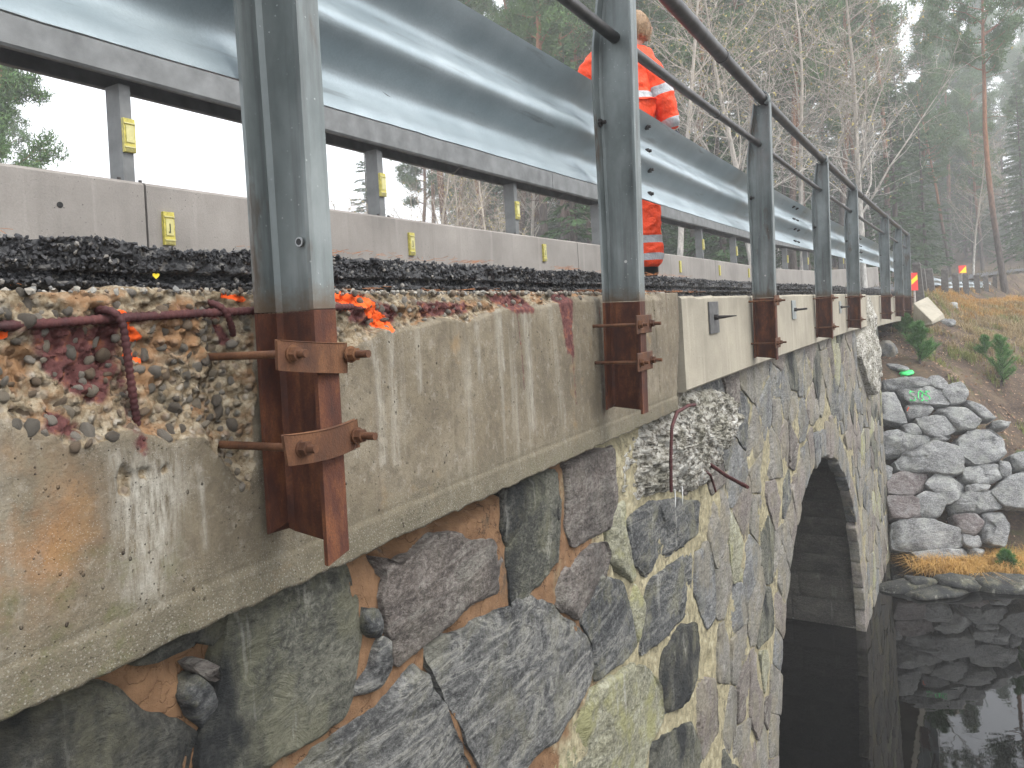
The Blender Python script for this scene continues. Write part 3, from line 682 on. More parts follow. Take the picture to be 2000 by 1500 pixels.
def resample(poly, step, rnd=.14):
    P = np.asarray(poly, float); n = len(P); out = []
    Q = []
    for i in range(n):                      # cut the corners once
        a, b = P[i], P[(i+1) % n]; Q.append(a + (b - a) * rnd * .5); Q.append(b + (a - b) * rnd * .5)
    Q = np.array(Q + [Q[0]]); d = np.r_[0, np.cumsum(np.linalg.norm(np.diff(Q, axis=0), axis=1))]
    m = max(10, int(d[-1] / step)); q = np.arange(m) / m * d[-1]
    return np.stack([np.interp(q, d, Q[:, 0]), np.interp(q, d, Q[:, 1])], 1)
def area(P):
    P = np.asarray(P); x, y = P[:, 0], P[:, 1]; return .5 * np.sum(x * np.roll(y, -1) - y * np.roll(x, -1))
def stone(name, poly, mapf, mat, parent, step=.02, bulge=.03, depth=.05, gap=.012, seed=0, amp=.012, freq=5, edge=.35, tilt=.03, fine=.004, facets=4, pw=5, fsl=1.0, ck=.009, cs=.16):
    P = resample(poly, step)
    if area(P) < 0: P = P[::-1]
    c = P.mean(0); r = np.sqrt(abs(area(P)) / math.pi) + 1e-6
    d = P - c; L = np.linalg.norm(d, axis=1)[:, None]
    P = c + d * np.maximum(.3, (L - gap) / L)
    jit = fbm(P[:, 0] / r * 2 + seed, P[:, 1] / r * 2, 0, seed, 3)[:, None]; P = c + (P - c) * (1 + .06 * jit + .035 * fbm(P[:, 0] / r * 7 + seed, P[:, 1] / r * 7, 0, seed + 2, 2)[:, None])
    K = max(3, int(r / step * .9)); ts = list(np.linspace(1, 0, K + 1)[:-1]); rings = [(1.0, -depth), (1.0, None)] 
    rings += [(t, None) for t in (1 - .25 / K, 1 - .6 / K)] + [(t, None) for t in ts[1:]]
    rr = random.Random(seed); ta, tb = rr.uniform(-tilt, tilt), rr.uniform(-tilt, tilt)
    FC = []
    for _ in range(facets): a_ = rr.uniform(0, 6.28); FC.append(((math.cos(a_), math.sin(a_)), rr.uniform(.3, .8) * bulge * fsl, bulge * rr.uniform(.85, 1.3)))
    V = []; n = len(P)
    for k, (t, dd) in enumerate(rings):
        Q = c + (P - c) * t
        if dd is not None: o = np.full(n, dd)
        else:
            prof = bulge * (1 - max(t, 0) ** pw) if t < .999 else np.zeros(n) + .003
            fac = 1 if t < .97 else .4
            X, Y = Q[:, 0], Q[:, 1]
            rg = 1 - 2 * np.abs(fbm(X * freq + seed * 3.1, Y * freq, 0, seed + 5, 3))
            o = prof + fac * (amp * fbm(X * freq * .6 + seed, Y * freq * .6, 0, seed, 3) + amp * .6 * rg + fine * fbm(X * 30, Y * 30, seed, seed + 9, 3)) + (ta * (X - c[0]) + tb * (Y - c[1])) * 2 * fac
            if ck: o = o + fac * (ck * chunks(X + seed * .37, Y, cs, seed) + ck * .45 * chunks(X + seed * .7, Y, cs * .35, seed + 40))
            for fd, fs, fo in FC: o = np.where(t < .999, np.minimum(o, fo - fs * ((X - c[0]) * fd[0] + (Y - c[1]) * fd[1]) / r), o)
        V.append(np.column_stack([Q, o]))
    V.append(np.array([[c[0], c[1], V[-1][:, 2].mean()]]))
    V = np.concatenate(V); m = len(rings)
    F = gridfaces(m, n, True)[:, ::-1].tolist(); ci = m * n
    F += [(ci, (m-1)*n + (i+1) % n, (m-1)*n + i) for i in range(n)]
    me = mesh(name, mapf(V[:, 0], V[:, 1], V[:, 2]), F, True)
    return link(name, me, mat, parent)
wmap = lambda s, h, o: W(s, WOFF(s, h) + o, h)
TR = [ # traced stones: material, outline in the photograph
 ('dark', [(-160,1440),(0,1404),(100,1368),(200,1333),(225,1345),(280,1392),(350,1405),(380,1440),(372,1500),(360,1640),(-160,1640)]),
 ('olive', [(448,1190),(560,1130),(668,1085),(690,1150),(702,1230),(700,1300),(672,1400),(560,1470),(490,1500),(430,1560),(385,1520),(395,1440),(425,1330),(432,1250)]),
 ('slate', [(355,1345),(380,1318),(405,1335),(418,1375),(412,1400),(395,1420),(365,1395),(347,1360)]),
 ('brown', [(372,1300),(395,1288),(415,1305),(420,1328),(400,1325)]),
 ('dark', [(250,1300),(290,1268),(390,1218),(440,1196),(430,1228),(410,1262),(380,1248),(330,1272),(290,1295)]),
 ('brown', [(744,1088),(780,1102),(832,1046),(880,1036),(916,1060),(960,1052),(992,1124),(994,1164),(928,1180),(888,1208),(832,1252),(780,1296),(764,1300),(760,1252),(752,1204),(740,1180),(748,1124)]),
 ('band', [(824,1276),(896,1240),(920,1208),(988,1184),(1024,1160),(1064,1172),(1096,1196),(1128,1216),(1148,1260),(1160,1304),(1152,1336),(1112,1396),(1072,1448),(1040,1476),(1010,1530),(945,1600),(932,1500),(900,1420),(868,1360),(848,1324)]),
 ('band', [(565,1500),(600,1470),(640,1440),(720,1380),(756,1356),(780,1325),(808,1300),(835,1320),(852,1364),(876,1416),(898,1468),(920,1520),(930,1640),(560,1640)]),
 ('olive', [(1012,948),(1082,916),(1090,980),(1088,1092),(1060,1128),(1024,1164),(996,1184),(994,1140),(988,1068),(1012,1020)]),
 ('dark', [(986,954),(1014,940),(1014,1018),(988,1074),(976,1032),(982,980)]),
 ('brown', [(1100,905),(1200,868),(1204,972),(1192,1032),(1160,1048),(1116,1072),(1104,1040),(1104,980)]),
 ('dark', [(1064,975),(1082,958),(1090,1050),(1082,1048),(1064,1010)]),
 ('brown', [(1080,1112),(1112,1104),(1156,1060),(1180,1060),(1190,1080),(1172,1140),(1136,1188),(1126,1210),(1092,1188),(1070,1160)]),
 ('slate', [(1176,1124),(1216,1136),(1236,1220),(1240,1260),(1216,1288),(1160,1332),(1156,1272),(1132,1212),(1156,1160)]),
 ('slate', [(1224,1012),(1264,980),(1320,972),(1364,980),(1360,1044),(1320,1076),(1280,1100),(1264,1128),(1232,1092),(1222,1052)]),
 ('slate', [(1268,1132),(1360,1068),(1356,1148),(1336,1204),(1284,1256),(1246,1284),(1258,1180)]),
 ('dark', [(1328,1220),(1356,1216),(1364,1260),(1360,1332),(1344,1372),(1296,1396),(1286,1340),(1290,1280)]),
 ('yellow', [(1172,1332),(1232,1292),(1264,1300),(1284,1340),(1288,1400),(1256,1476),(1240,1600),(1040,1640),(1050,1500),(1104,1452),(1152,1352)]),
 ('olive', [(1296,1432),(1352,1408),(1368,1460),(1376,1600),(1256,1600),(1270,1490)]),
 ('yellow', [(1196,988),(1220,980),(1216,1020),(1232,1088),(1240,1124),(1232,1136),(1216,1124),(1188,1092),(1188,1028)]),
 ('yellow', [(1240,1140),(1256,1180),(1246,1260),(1238,1245),(1228,1180)]),
 ('slate', [(704,1188),(736,1192),(740,1244),(720,1244),(704,1228)]),
 ('band', [(736,1244),(758,1248),(758,1300),(740,1342),(688,1360),(684,1348),(720,1300)]),
 ('palered', [(1356,1332),(1396,1324),(1400,1420),(1372,1484),(1360,1420)]),
]
for k, (mt, pl) in enumerate(TR):
    stone('stone', [wpt(x, y) for x, y in pl], wmap, STONES[mt], stone_wall, step=.014, bulge=.026, depth=.06, gap=-.004, seed=k + 3, amp=.020, freq=4.5, tilt=.05, pw=8, fine=.006)
# everything beyond: a cut-up field of rubble
HULL = [wpt(x, y) for x, y in [(-160,1380),(0,1340),(240,1230),(560,1100),(900,960),(1180,860),(1215,870),(1215,975),(1300,965),(1372,975),(1366,1200),(1402,1320),(1402,1600),(900,1640),(-160,1640)]]
def voronoi(pts, box):
    cells = []
    P = np.array(pts)
    for i, p in enumerate(P):
        poly = [(box[0], box[2]), (box[1], box[2]), (box[1], box[3]), (box[0], box[3])]
        dd = np.hypot(*(P - p).T); near = np.argsort(dd)[1:22]
        for j in near:
            q = P[j]; m = (p + q) / 2; nrm = q - p; out = []
            for a, b in zip(poly, poly[1:] + poly[:1]):
                da = (a[0]-m[0])*nrm[0] + (a[1]-m[1])*nrm[1]; db = (b[0]-m[0])*nrm[0] + (b[1]-m[1])*nrm[1]
                if da <= 0: out.append(a)
                if da * db < 0: t = da / (da - db); out.append((a[0] + (b[0]-a[0])*t, a[1] + (b[1]-a[1])*t))
            poly = out
            if len(poly) < 3: break
        cells.append(poly)
    return cells
def seeds_for(box, d0, seed):
    r = np.random.RandomState(seed); pts = []
    h = box[2]
    tries = 0
    while tries < 9000:
        tries += 1
        s = r.uniform(box[0], box[1]); h = r.uniform(box[2], box[3])
        d = d0 * (.6 + .8 * (r.rand())); ah = .62 + .38 * (s < 4)
        if all((((s - a) * ah) ** 2 + ((h - b) * 1.25) ** 2) > d * d for a, b in pts): pts.append((s, h))
    return pts
RING = .40
pts = seeds_for((-3.2, 14.1, -1.5, 3.70), .37, 3)
cells = voronoi(pts, (-3.2, 13.98, -1.6, 3.68))
nst = 0
for k, ((s, h), pl) in enumerate(zip(pts, cells)):
    if len(pl) < 3 or abs(area(pl)) < .012: continue
    if inside(np.array([s]), np.array([h]), HULL)[0]: continue
    if s < 3.6 and sum(inside(np.array([a]), np.array([b]), HULL)[0] for a, b in pl) > len(pl) * .45: continue
    if in_arch(s, h, RING * .75): continue
    c = np.array([s, h]); q = []
    for a, b in pl:
        t = 0
        while in_arch(a, b, RING) and t < 30: a += (s - a) * .08; b += (h - b) * .08; t += 1
        q.append((a, b))
    if abs(area(q)) < .015: continue
    mt = rs.choice(['pale', 'palered', 'palegrey', 'slate', 'olive', 'yellow', 'brown'], p=[.34, .16, .24, .07, .07, .06, .06]) if s > 1.8 else rs.choice(['slate', 'brown', 'dark', 'olive'])
    near = s < 6
    stone('stone', q, wmap, STONES[mt], stone_wall, step=.035 if near else .06, bulge=.014, depth=.06, gap=.006, seed=k + 50, amp=.026, freq=3.5, tilt=.06, pw=7, fine=.007); nst += 1
# arch ring stones
def arch_pt(a, g):                      # a from 0 (left foot) to pi
    x = -math.cos(a); ax = abs(x); return ARCH_S + math.copysign(ax ** .95, x) * (ARCH_A + g), ARCH_H + (ARCH_B + g) * max(0, math.sin(a)) ** .92
na = 30
angs = [0]; 
for i in range(na): angs.append(angs[-1] + rs.uniform(.75, 1.25))
angs = np.array(angs) / angs[-1] * math.pi
for i in range(na):
    a0, a1 = angs[i], angs[i+1]; L = RING * rs.uniform(.7, 1.15)
    jg = rs.uniform(-.05, .012); q = [arch_pt(a0, jg), arch_pt(a0, L * .5), arch_pt(a0, L), arch_pt((a0+a1)/2, L * 1.04), arch_pt(a1, L), arch_pt(a1, L * .5), arch_pt(a1, jg + rs.uniform(-.02, .02))]
    stone('stone', q, wmap, STONES[rs.choice(['pale', 'palered', 'palegrey'])], stone_wall, step=.03, bulge=.016, depth=.12, gap=.004, seed=900 + i, amp=.02, freq=4, tilt=.03)
# vault: long courses running through the bridge
courses = 28
ac = np.linspace(0, math.pi, courses + 1)
for i in range(courses):
    a0, a1 = ac[i], ac[i+1]; v = -.10
    side = i >= courses // 2
    while v > -4.2:
        Lb = rs.uniform(.7, 1.6); v1 = max(-4.3, v - Lb); m = MB()
        nu, nv = 6, max(3, int((v - v1) / .12)); U = np.linspace(0, 1, nu); Vv = np.linspace(0, 1, nv); gp = .012
        rows = []
        for u in U:
            aa = a0 + (a1 - a0) * (u * (1 - .05) + .025)
            for w in Vv:
                e = min(u, 1 - u, ); f = min(w * (v - v1), (1 - w) * (v - v1))
                gin = -.028 * min(1, e / .14) * (1 if f > .02 else .1) - .03 * float(fbm(i * 3 + u * .8, (v + w * (v1 - v)) * 1.6, i, 5, 3)) - rs.uniform(0, .0)
                ss, hh = arch_pt(aa, gin + .035); rows.append((ss, WOFF(ss, hh) + (v - gp) + w * (v1 - v + 2 * gp) , hh))
        R = np.array(rows); me = mesh('vault_stone', W(R[:, 0], R[:, 1], R[:, 2]), gridfaces(nu, nv)[:, ::-1] if True else 0, True)
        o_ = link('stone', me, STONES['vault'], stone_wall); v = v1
# backing behind the vault courses
aa = np.linspace(0, math.pi, 60); R = [(arch_pt(a, .05), v) for a in aa for v in (-.02, -4.3)]
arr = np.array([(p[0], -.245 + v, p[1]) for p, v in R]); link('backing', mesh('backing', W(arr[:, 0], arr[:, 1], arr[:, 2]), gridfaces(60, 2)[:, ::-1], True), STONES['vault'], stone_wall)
# feet of the vault below the arch spring and the wall end
m = MB()
for sa, sb in ((ARCH_S - ARCH_A - .03, ARCH_S - ARCH_A - .03), (ARCH_S + ARCH_A + .03, ARCH_S + ARCH_A + .03)):
    V = [W(sa, -.26, ARCH_H + .06), W(sa, -4.3, ARCH_H + .06), W(sb, -4.3, -1.6), W(sb, -.26, -1.6)]; m.add(V, [(0, 1, 2, 3)])
hh = np.linspace(-1.6, 3.68, 20)
V = [W(14.0, float(WOFF(14.0, h_)) - .02 + .02 * math.sin(h_ * 9), h_) for h_ in hh] + [W(14.0, -3.5, h_) for h_ in hh]; m.add(V, [(i, i+1, 21+i, 20+i) for i in range(19)])
m.build('wall_end', STONES['palegrey'], stone_wall, True)
# lump of honeycombed concrete hanging over the wall, with its bars
lump = thing('concrete_lump', 'white honeycombed concrete lump bulging from the wall under the open joint', 'concrete lump', tuple(W(2.9, -.245, 3.3)), world_children=True)
LP = [wpt(x, y) for x, y in [(1208, 905), (1250, 840), (1290, 795), (1330, 766), (1380, 760), (1425, 768), (1438, 800), (1425, 850), (1395, 905), (1372, 945), (1325, 965), (1285, 960), (1235, 978), (1212, 960)]]
def lumpmap(s, h, o):
    k = sm(o, .0, .04); cell = 1 - 2.2 * np.abs(fbm(s * 13, h * 13, o * 5, 301, 2))
    return W(s, WOFF(s, h) + o + k * (.030 * fbm(s * 9, h * 9, 0, 300, 4) + .018 * cell + .012 * fbm(s * 60, h * 60, 0, 302, 3)), h)
stone('body', LP, lumpmap, LUMP, lump, step=.011, bulge=.055, depth=.05, gap=0, seed=77, amp=.03, freq=7, tilt=.02, fine=.012, facets=0, pw=3, ck=.02, cs=.05)
def wp(px, py, o): s, h = hit(px, py, o); return W(s, o, h)
rebar_tube([wp(1362, 790, -.20), wp(1345, 792, -.13), wp(1322, 805, -.10), wp(1312, 835, -.09), wp(1310, 900, -.09), wp(1311, 960, -.10)], .0075, parent=lump)
rebar_tube([wp(1388, 908, -.19), wp(1420, 930, -.06), wp(1461, 952, .08)], .010, parent=lump)
rebar_tube([wp(1370, 915, -.19), wp(1388, 928, -.17), wp(1398, 960, -.19)], .006, parent=lump)
DRM = plain('white lime deposit', (.75, .75, .72))
for px, py in ((1318, 968), (1332, 962)):
    a = wp(px, py - 12, -.15); m = MB(); m.tube([a, a - np.array([0, 0, .05]), a - np.array([.002, 0, rs.uniform(.06, .09)])], [.004, .003, .001], 6); m.build('dripstone', DRM, lump, True)
# second deposit further on, trailing down from the beam
dep = thing('lime_deposit', 'grey knotty lime deposit trailing down beam and wall past the fifth post', 'lime deposit', tuple(W(11.9, BO, 3.6)), world_children=True)
DP = [hit(x, y, BO) for x, y in [(1690, 592), (1696, 577), (1703, 597), (1702, 640), (1710, 668), (1712, 730), (1704, 775), (1692, 740), (1682, 700), (1682, 660), (1692, 640)]]
def depmap(s, h, o): return W(s, BO + .02 + o + sm(o, 0, .03) * (.05 * fbm(s * 6, h * 6, 0, 310, 3) + .02 * fbm(s * 30, h * 14, 0, 311, 3)) , h)
stone('body', DP, depmap, LUMP, dep, step=.03, bulge=.055, depth=.25, gap=0, seed=78, amp=.02, freq=5, facets=0, pw=3)

# ------------------------------------------------------------------ road, broken asphalt, far parapet
def road():
    sv = np.arange(-6, 62, .5); ov = np.array([-.335, -1.0, -1.8, -2.6, -3.12]); 
    Sg, O = np.meshgrid(sv, ov, indexing='ij'); Hh = 4.268 + .05 * (1 - ((O + 1.75) / 1.4) ** 2)
    right = sm(Sg, 19, 24); O = np.where(O < -1, O, O + right * .0)
    me = mesh('road', W(Sg, O, Hh).reshape(-1, 3), gridfaces(len(sv), len(ov))); return me
g = G('worn asphalt road', .75); v = g.co(); n_ = g.noise(v, 60, 4, .7)
ROADM = g.done(g.mix(g.rng(n_, .35, .65), (.045, .045, .047), (.095, .095, .098)), None, g.bump(n_, .004))
road_o = tag(link('road', road(), ROADM), kind='structure')
g = G('asphalt chip', .5); isl = g.n('ShaderNodeNewGeometry').outputs['Random Per Island']
CHIP = g.done(g.ramp(isl, [(0, (.010, .010, .011)), (.5, (.03, .03, .033)), (.86, (.05, .05, .053)), (.94, (.15, .145, .135)), (1, (.30, .28, .25))]), g.rng(isl, 0, 1, .3, .75), g.bump(g.noise(g.co(), 200, 3), .001))
def asphalt_edge():
    sv = np.concatenate([np.arange(-3.2, -1, .03), np.arange(-1, 3.2, .008), np.arange(3.2, 19.5, .04)])
    t = np.concatenate([np.linspace(0, 1, 26), np.linspace(1, 3, 18)[1:]])
    Sg, T = np.meshgrid(sv, t, indexing='ij')
    Hh = np.where(T <= 1, 4.170 + T * .112, 4.282 - 0.0 * T); O = np.where(T <= 1, -.315 + .0 * T, -.315 - (T - 1) * .16)
    big = fbm(Sg * 2.6, Hh * 5, 0, 80, 3); layer = np.where(np.abs(Hh - 4.222) < .010, -.022, 0)
    O = O + np.where(T <= 1, .035 * big + .03 * np.abs(fbm(Sg * 9, Hh * 18, 0, 81, 3)) + .012 * chunks(Sg, Hh, .03, 88) + layer - .03 * (T < .25) + .010 * fbm(Sg * 60, Hh * 60, 0, 82, 3), .035 * fbm(Sg * 2.6, 4.28 * 5, 0, 80, 3) * np.clip(2 - T, 0, 1))
    Hh = Hh + np.where(T > .6, .012 * fbm(Sg * 5, O * 5, 0, 83, 3) + .006 * fbm(Sg * 50, O * 50, 0, 84, 3), 0) - np.where(T > 1, sm(Sg, 2.5, 6) * .0, 0)
    return mesh('broken_asphalt', W(Sg, O, Hh).reshape(-1, 3), gridfaces(len(sv), len(t))), (Sg, O, Hh)
me, AG = asphalt_edge(); asph = link('broken_edge', me, ASPH, road_o)
n = 24000; ii = (np.clip(rs.beta(1.1, 2.0, n), 0, 1) * (AG[0].shape[0] - 30)).astype(int); jj = rs.randint(2, 36, n)
kp = fbm(AG[0][ii, jj] * 7, AG[2][ii, jj] * 30, AG[1][ii, jj] * 7, 87, 3) > -.18; ii = ii[kp]; jj = jj[kp]; n = len(ii)
Pc = W(AG[0][ii, jj], AG[1][ii, jj] + .002, AG[2][ii, jj] + .001) + rs.randn(n, 3) * .002
V, Fc = scatter_chips(Pc, (.0012 + .0062 * rs.rand(n) ** 2.5) * (1 + .8 * sm(AG[0][ii, jj], 2, 8)), 8, oct_=False)
tag(link('asphalt_chips', mesh('chips', V, Fc, False), CHIP, road_o), kind='stuff')
# dry pine needles on the asphalt and ledge
def needles(P, n, L, seed, r=.0007):
    q = np.random.RandomState(seed); d = q.randn(n, 3); d[:, 2] *= .10; d /= np.linalg.norm(d, axis=1)[:, None]; d *= (L * q.uniform(.6, 1.2, n))[:, None]
    s_ = np.cross(d, [0, 0, 1.0]); s_ /= np.linalg.norm(s_, axis=1)[:, None]; s_ *= r; u = np.array([0, 0, r * 1.2])
    V = np.stack([P - d/2 - s_, P - d/2 + s_, P - d/2 + u, P + d/2 - s_, P + d/2 + s_, P + d/2 + u], 1).reshape(-1, 3)
    F = np.array([(0,3,4,1), (1,4,5,2), (2,5,3,0)]); return V, (F[None] + (np.arange(n) * 6)[:, None, None]).reshape(-1, 4)
n = 650; cs = rs.uniform(-1.0, 3.5, 26); s = cs[rs.randint(0, 26, n)] + rs.randn(n) * .05
o_ = np.where(rs.rand(n) < .6, -.30 - rs.rand(n) * .08, BO - .02 - rs.rand(n) * .1); h_ = np.where(o_ < -.29, 4.295, 4.192) + rs.rand(n) * .008
V, Fc = needles(W(s, o_, h_), n, .032, 3, .0006); tag(link('pine_needles', mesh('pine_needles', V, Fc, False), DRYN), 'dry orange pine needles strewn along the broken asphalt edge', 'pine needles', kind='stuff')
# one yellow leaf lying on the broken edge
m = MB(); P0 = bpt(297, 543, -.285); tt = np.linspace(0, 2*math.pi, 15)[:-1]
hx = .0075 * np.sin(tt) ** 3; hz = .0065 * (13*np.cos(tt) - 5*np.cos(2*tt) - 2*np.cos(3*tt)) / 16
Hn = head(-.1); tv = np.array([math.sin(Hn), math.cos(Hn), 0]); nv = np.array([math.cos(Hn), -math.sin(Hn), .3])
rim = [P0 + tv*a + np.array([0, 0, 1.0])*b + nv*(.012 + 6*a*a) for a, b in zip(hx, hz)]; m.add([P0 + nv * .011] + rim, [(0, i+1, (i+1) % 14 + 1) for i in range(14)])
m.add([P0 + nv * .0104] + [p - nv*.0006 for p in rim], [(0, (i+1) % 14 + 1, i+1) for i in range(14)])
tag(m.build('leaf', plain('yellow leaf', (.85, .62, .03), .5)), 'small yellow heart shaped leaf on the broken black asphalt edge', 'leaf')

KO = -3.2; KT = 5.07
kerb = thing('concrete_parapet', 'long grey concrete parapet on the far side of the road with yellow reflectors', 'parapet', tuple(W(6, KO, 4.3)), world_children=True)
def sweep(prof, s0, s1, ds, closed=True, ends=True, oadd=0.0):
    sv = np.append(np.arange(s0, s1, ds), s1); p = np.array(prof, float)
    Sg = np.repeat(sv[:, None], len(p), 1); V = W(Sg, p[None, :, 0] + oadd, np.broadcast_to(p[None, :, 1], Sg.shape)).reshape(-1, 3)
    F = [tuple(f) for f in gridfaces(len(sv), len(p), closed)]
    if ends and closed: F += [tuple(range(len(p)))[::-1], tuple(range((len(sv)-1)*len(p), len(sv)*len(p)))]
    m = MB(); m.add(V, F); return m, np.stack([Sg.ravel(), np.tile(np.arange(len(p)) / len(p), len(sv))], 1)
for a, b in ((-2.6, 1.9), (1.915, 8.0), (8.015, 14.2), (14.215, 22.0), (22.015, 33.0)):
    m, _ = sweep([(KO, 4.0), (KO, KT - .018), (KO - .018, KT), (KO - .38, KT), (KO - .38, 4.0)], a, b, .25); m.build('parapet_block', KERBC, kerb)
def reflector(name, loc, rz, tilt, par, PI=None):
    root = bpy.data.objects.new(name, None); COL.objects.link(root); root.parent = par; root.matrix_parent_inverse = PINV[par.name]
    root.location = loc; root.rotation_euler = (0, tilt, rz)
    return root
def refl_meshes():
    m = MB(); m.box(0, .022, -.038, .038, -.105, .105); a = mesh('reflector_body', np.concatenate(m.V), m.F, False); a.materials.append(YEL)
    m = MB(); m.box(.022, .028, -.026, .026, -.045, .06); m.box(.022, .030, -.036, .036, .070, .078); m.box(.022, .030, -.036, .036, -.078, -.070)
    for k in range(4): m.box(.022, .027, -.034, .034, -.10 + k * .006, -.098 + k * .006)
    b = mesh('reflector_window', np.concatenate(m.V), m.F, False); b.materials.append(YELF)
    m = MB(); m.box(.028, .0295, -.004, .004, -.03, .03); m.box(.028, .0295, -.010, -.004, -.03, -.02); c = mesh('reflector_mark', np.concatenate(m.V), m.F, False); c.materials.append(plain('dark print', (.06, .06, .02)))
    return a, b, c
RA, RB, RC = refl_meshes()
def put_reflector(par, s, o, h, first=False):
    H = head(s); loc = tuple(W(s, o, h))
    b = link('reflector', RA, None, par); b.location = loc; b.rotation_euler = (0, 0, -H)
    bv = b
    if s < 12:
        w = bpy.data.objects.new('reflector_window', RB); COL.objects.link(w); w.parent = b
        w = bpy.data.objects.new('reflector_mark', RC); COL.objects.link(w); w.parent = b
fp = [1.84 + 2.38 * k for k in range(-1, 12)]
for px, py in ((327, 447), (802, 477), (1062, 497), (1328, 523), (1405, 530), (1462, 535)):
    s, h = hit(px, py, KO); put_reflector(kerb, s, KO, max(h, 4.60) if px < 900 else h + .02)
m = MB(); s_, h_ = hit(117, 400, KO); c0 = W(s_, KO + .001, h_); m.tube([W(s_, KO + .003, h_), W(s_, KO - .002, h_)], .017, 14); m.build('drain_hole', plain('black hole', (.004, .004, .004)), kerb)
# far railing: posts on the parapet and a boxed beam
fpost = None
def mk_fpost():
    root = thing('parapet_post', 'grey', 'railing post', (0, 0, 0), group='posts of the far railing')
    m = MB(); m.box(-.07, .07, 0, .008, .012, .62); m.box(-.07, -.062, .008, .075, .012, .62); m.box(.062, .07, .008, .075, .012, .62); kid(root, m.build('shaft', FARST, root, bevel=.002))
    m = MB(); m.box(-.10, .10, -.06, .12, 0, .012); kid(root, m.build('base_plate', FARST, root))
    for a, b in ((-.08, -.04), (.08, -.04), (-.08, .10), (.08, .10)):
        m = MB(); m.tube([(a, b, .012), (a, b, .03)], .012, 6); kid(root, m.build('bolt', BOLT, root))
    r = link('reflector', RA, None, root); r.location = (.071, .04, .30); r.rotation_euler = (0, 0, 0); kid(root, r)
    w = bpy.data.objects.new('reflector_window', RB); COL.objects.link(w); w.parent = r; kid(r, w)
    return root
fpl = ['far side railing post at the picture left edge on the parapet', 'far side railing post with yellow reflector left of the big near post', 'far side railing post with reflector seen just right of the big near post',
       'far side railing post with reflector midway between the two near posts', 'far side railing post hidden close to the worker in orange', 'far side railing post right beside the worker leg', 'second far side railing post right of the worker', 'third far side railing post right of the worker', 'far side railing post seen past the third near post']
base = mk_fpost()
for k, s in enumerate(fp + [fp[-1] + 2.38]):
    loc = tuple(W(s, KO - .17, KT)); l = (fpl + ['fifth small far side railing post right of the worker, near the fourth post', 'far side railing post seen between fourth and fifth near posts', 'far side railing post glimpsed right of the fifth near post', 'tiny far side railing post left of the sixth near post', 'most distant far side railing post, near the bridge end'])[k]
    if k == 0: base.location = loc; base.rotation_euler = (0, 0, -head(s)); base['label'] = l
    else: dup(base, loc, -head(s), label=l)
fbeam = thing('parapet_beam', 'grey boxed steel beam along the far railing, dark underneath', 'steel beam', tuple(W(6, KO - .1, 5.7)), world_children=True)
for a, b in ((-2.4, 7.4), (7.41, 21.5), (21.51, 32.5)):
    m, _ = sweep([(KO - .045, 5.71), (KO - .045, 5.70), (KO - .012, 5.70), (KO, 5.715), (KO, 5.96), (KO - .02, 5.98), (KO - .30, 5.98), (KO - .32, 5.96), (KO - .32, 5.70), (KO - .28, 5.70), (KO - .28, 5.71), (KO - .308, 5.71), (KO - .308, 5.95), (KO - .012, 5.95), (KO - .012, 5.71)], a, b, .25); m.build('box_beam', FARST, fbeam)
for k in range(-1, 9):
    s = 3.0 + k * 2.4; m = MB(); m.add(W(np.array([s, s + .02, s + .02 + .25, s + .25]), np.array([KO - .02, KO - .02, KO - .3, KO - .3]), 5.697), [(0, 1, 2, 3)]); m.add(W(np.array([s, s + .02, s + .02 + .25, s + .25]), np.array([KO - .02, KO - .02, KO - .3, KO - .3]), 5.689), [(3, 2, 1, 0)]); m.build('batten', PLATE, fbeam)

# ------------------------------------------------------------------ railing posts with rusty feet and clamps
PS = [.014, 1.761, 4.484, 7.27, 9.70, 13.85, 16.33, 18.1]
PB = 3.70; FB = .07; LEAN = .028
def post_width(z):              # depth of the post's web at height z above its foot
    return float(np.interp(z, [0, .44, .75, 1.05, 1.30, 1.45, 1.62, 1.79, 1.86], [.155, .155, .158, .164, .172, .168, .145, .118, .112]))
def channel(levels, m, tf=.009, tw=.008, notch=False, b=FB):
    rings = []
    for z in levels:
        d = post_width(z)
        P = [(0, 0), (0, b - .006), (-.006, b), (-d + .006, b), (-d, b - .006), (-d, 0), (-d + tf, 0), (-d + tf, b - tw - .009), (-d + tf + .009, b - tw), (-tf - .009, b - tw), (-tf, b - tw - .009), (-tf, 0)]
        zz = [z] * 12
        if notch and z == levels[0]: zz = [0, 0, .004, .015, .012, .01, .012, .022, .03, .03, .018, 0]
        rings.append([(x, y, q) for (x, y), q in zip(P, zz)])
    V = np.array(rings).reshape(-1, 3); F = [tuple(f) for f in gridfaces(len(levels), 12, True)]
    for k in (0, len(levels) - 1):
        q = [k * 12 + i for i in range(12)]
        caps = [(0, 1, 10, 11), (1, 2, 9, 10), (2, 3, 8, 9), (3, 4, 7, 8), (4, 5, 6, 7)]
        F += [tuple(q[i] for i in (c if k else c[::-1])) for c in caps]
    return m.add(V, F)
def hexnut(m, c, r, h, seg=6):
    c = np.array(c, float); m.tube([c, c + np.array([h, 0, 0])], r, seg); return m
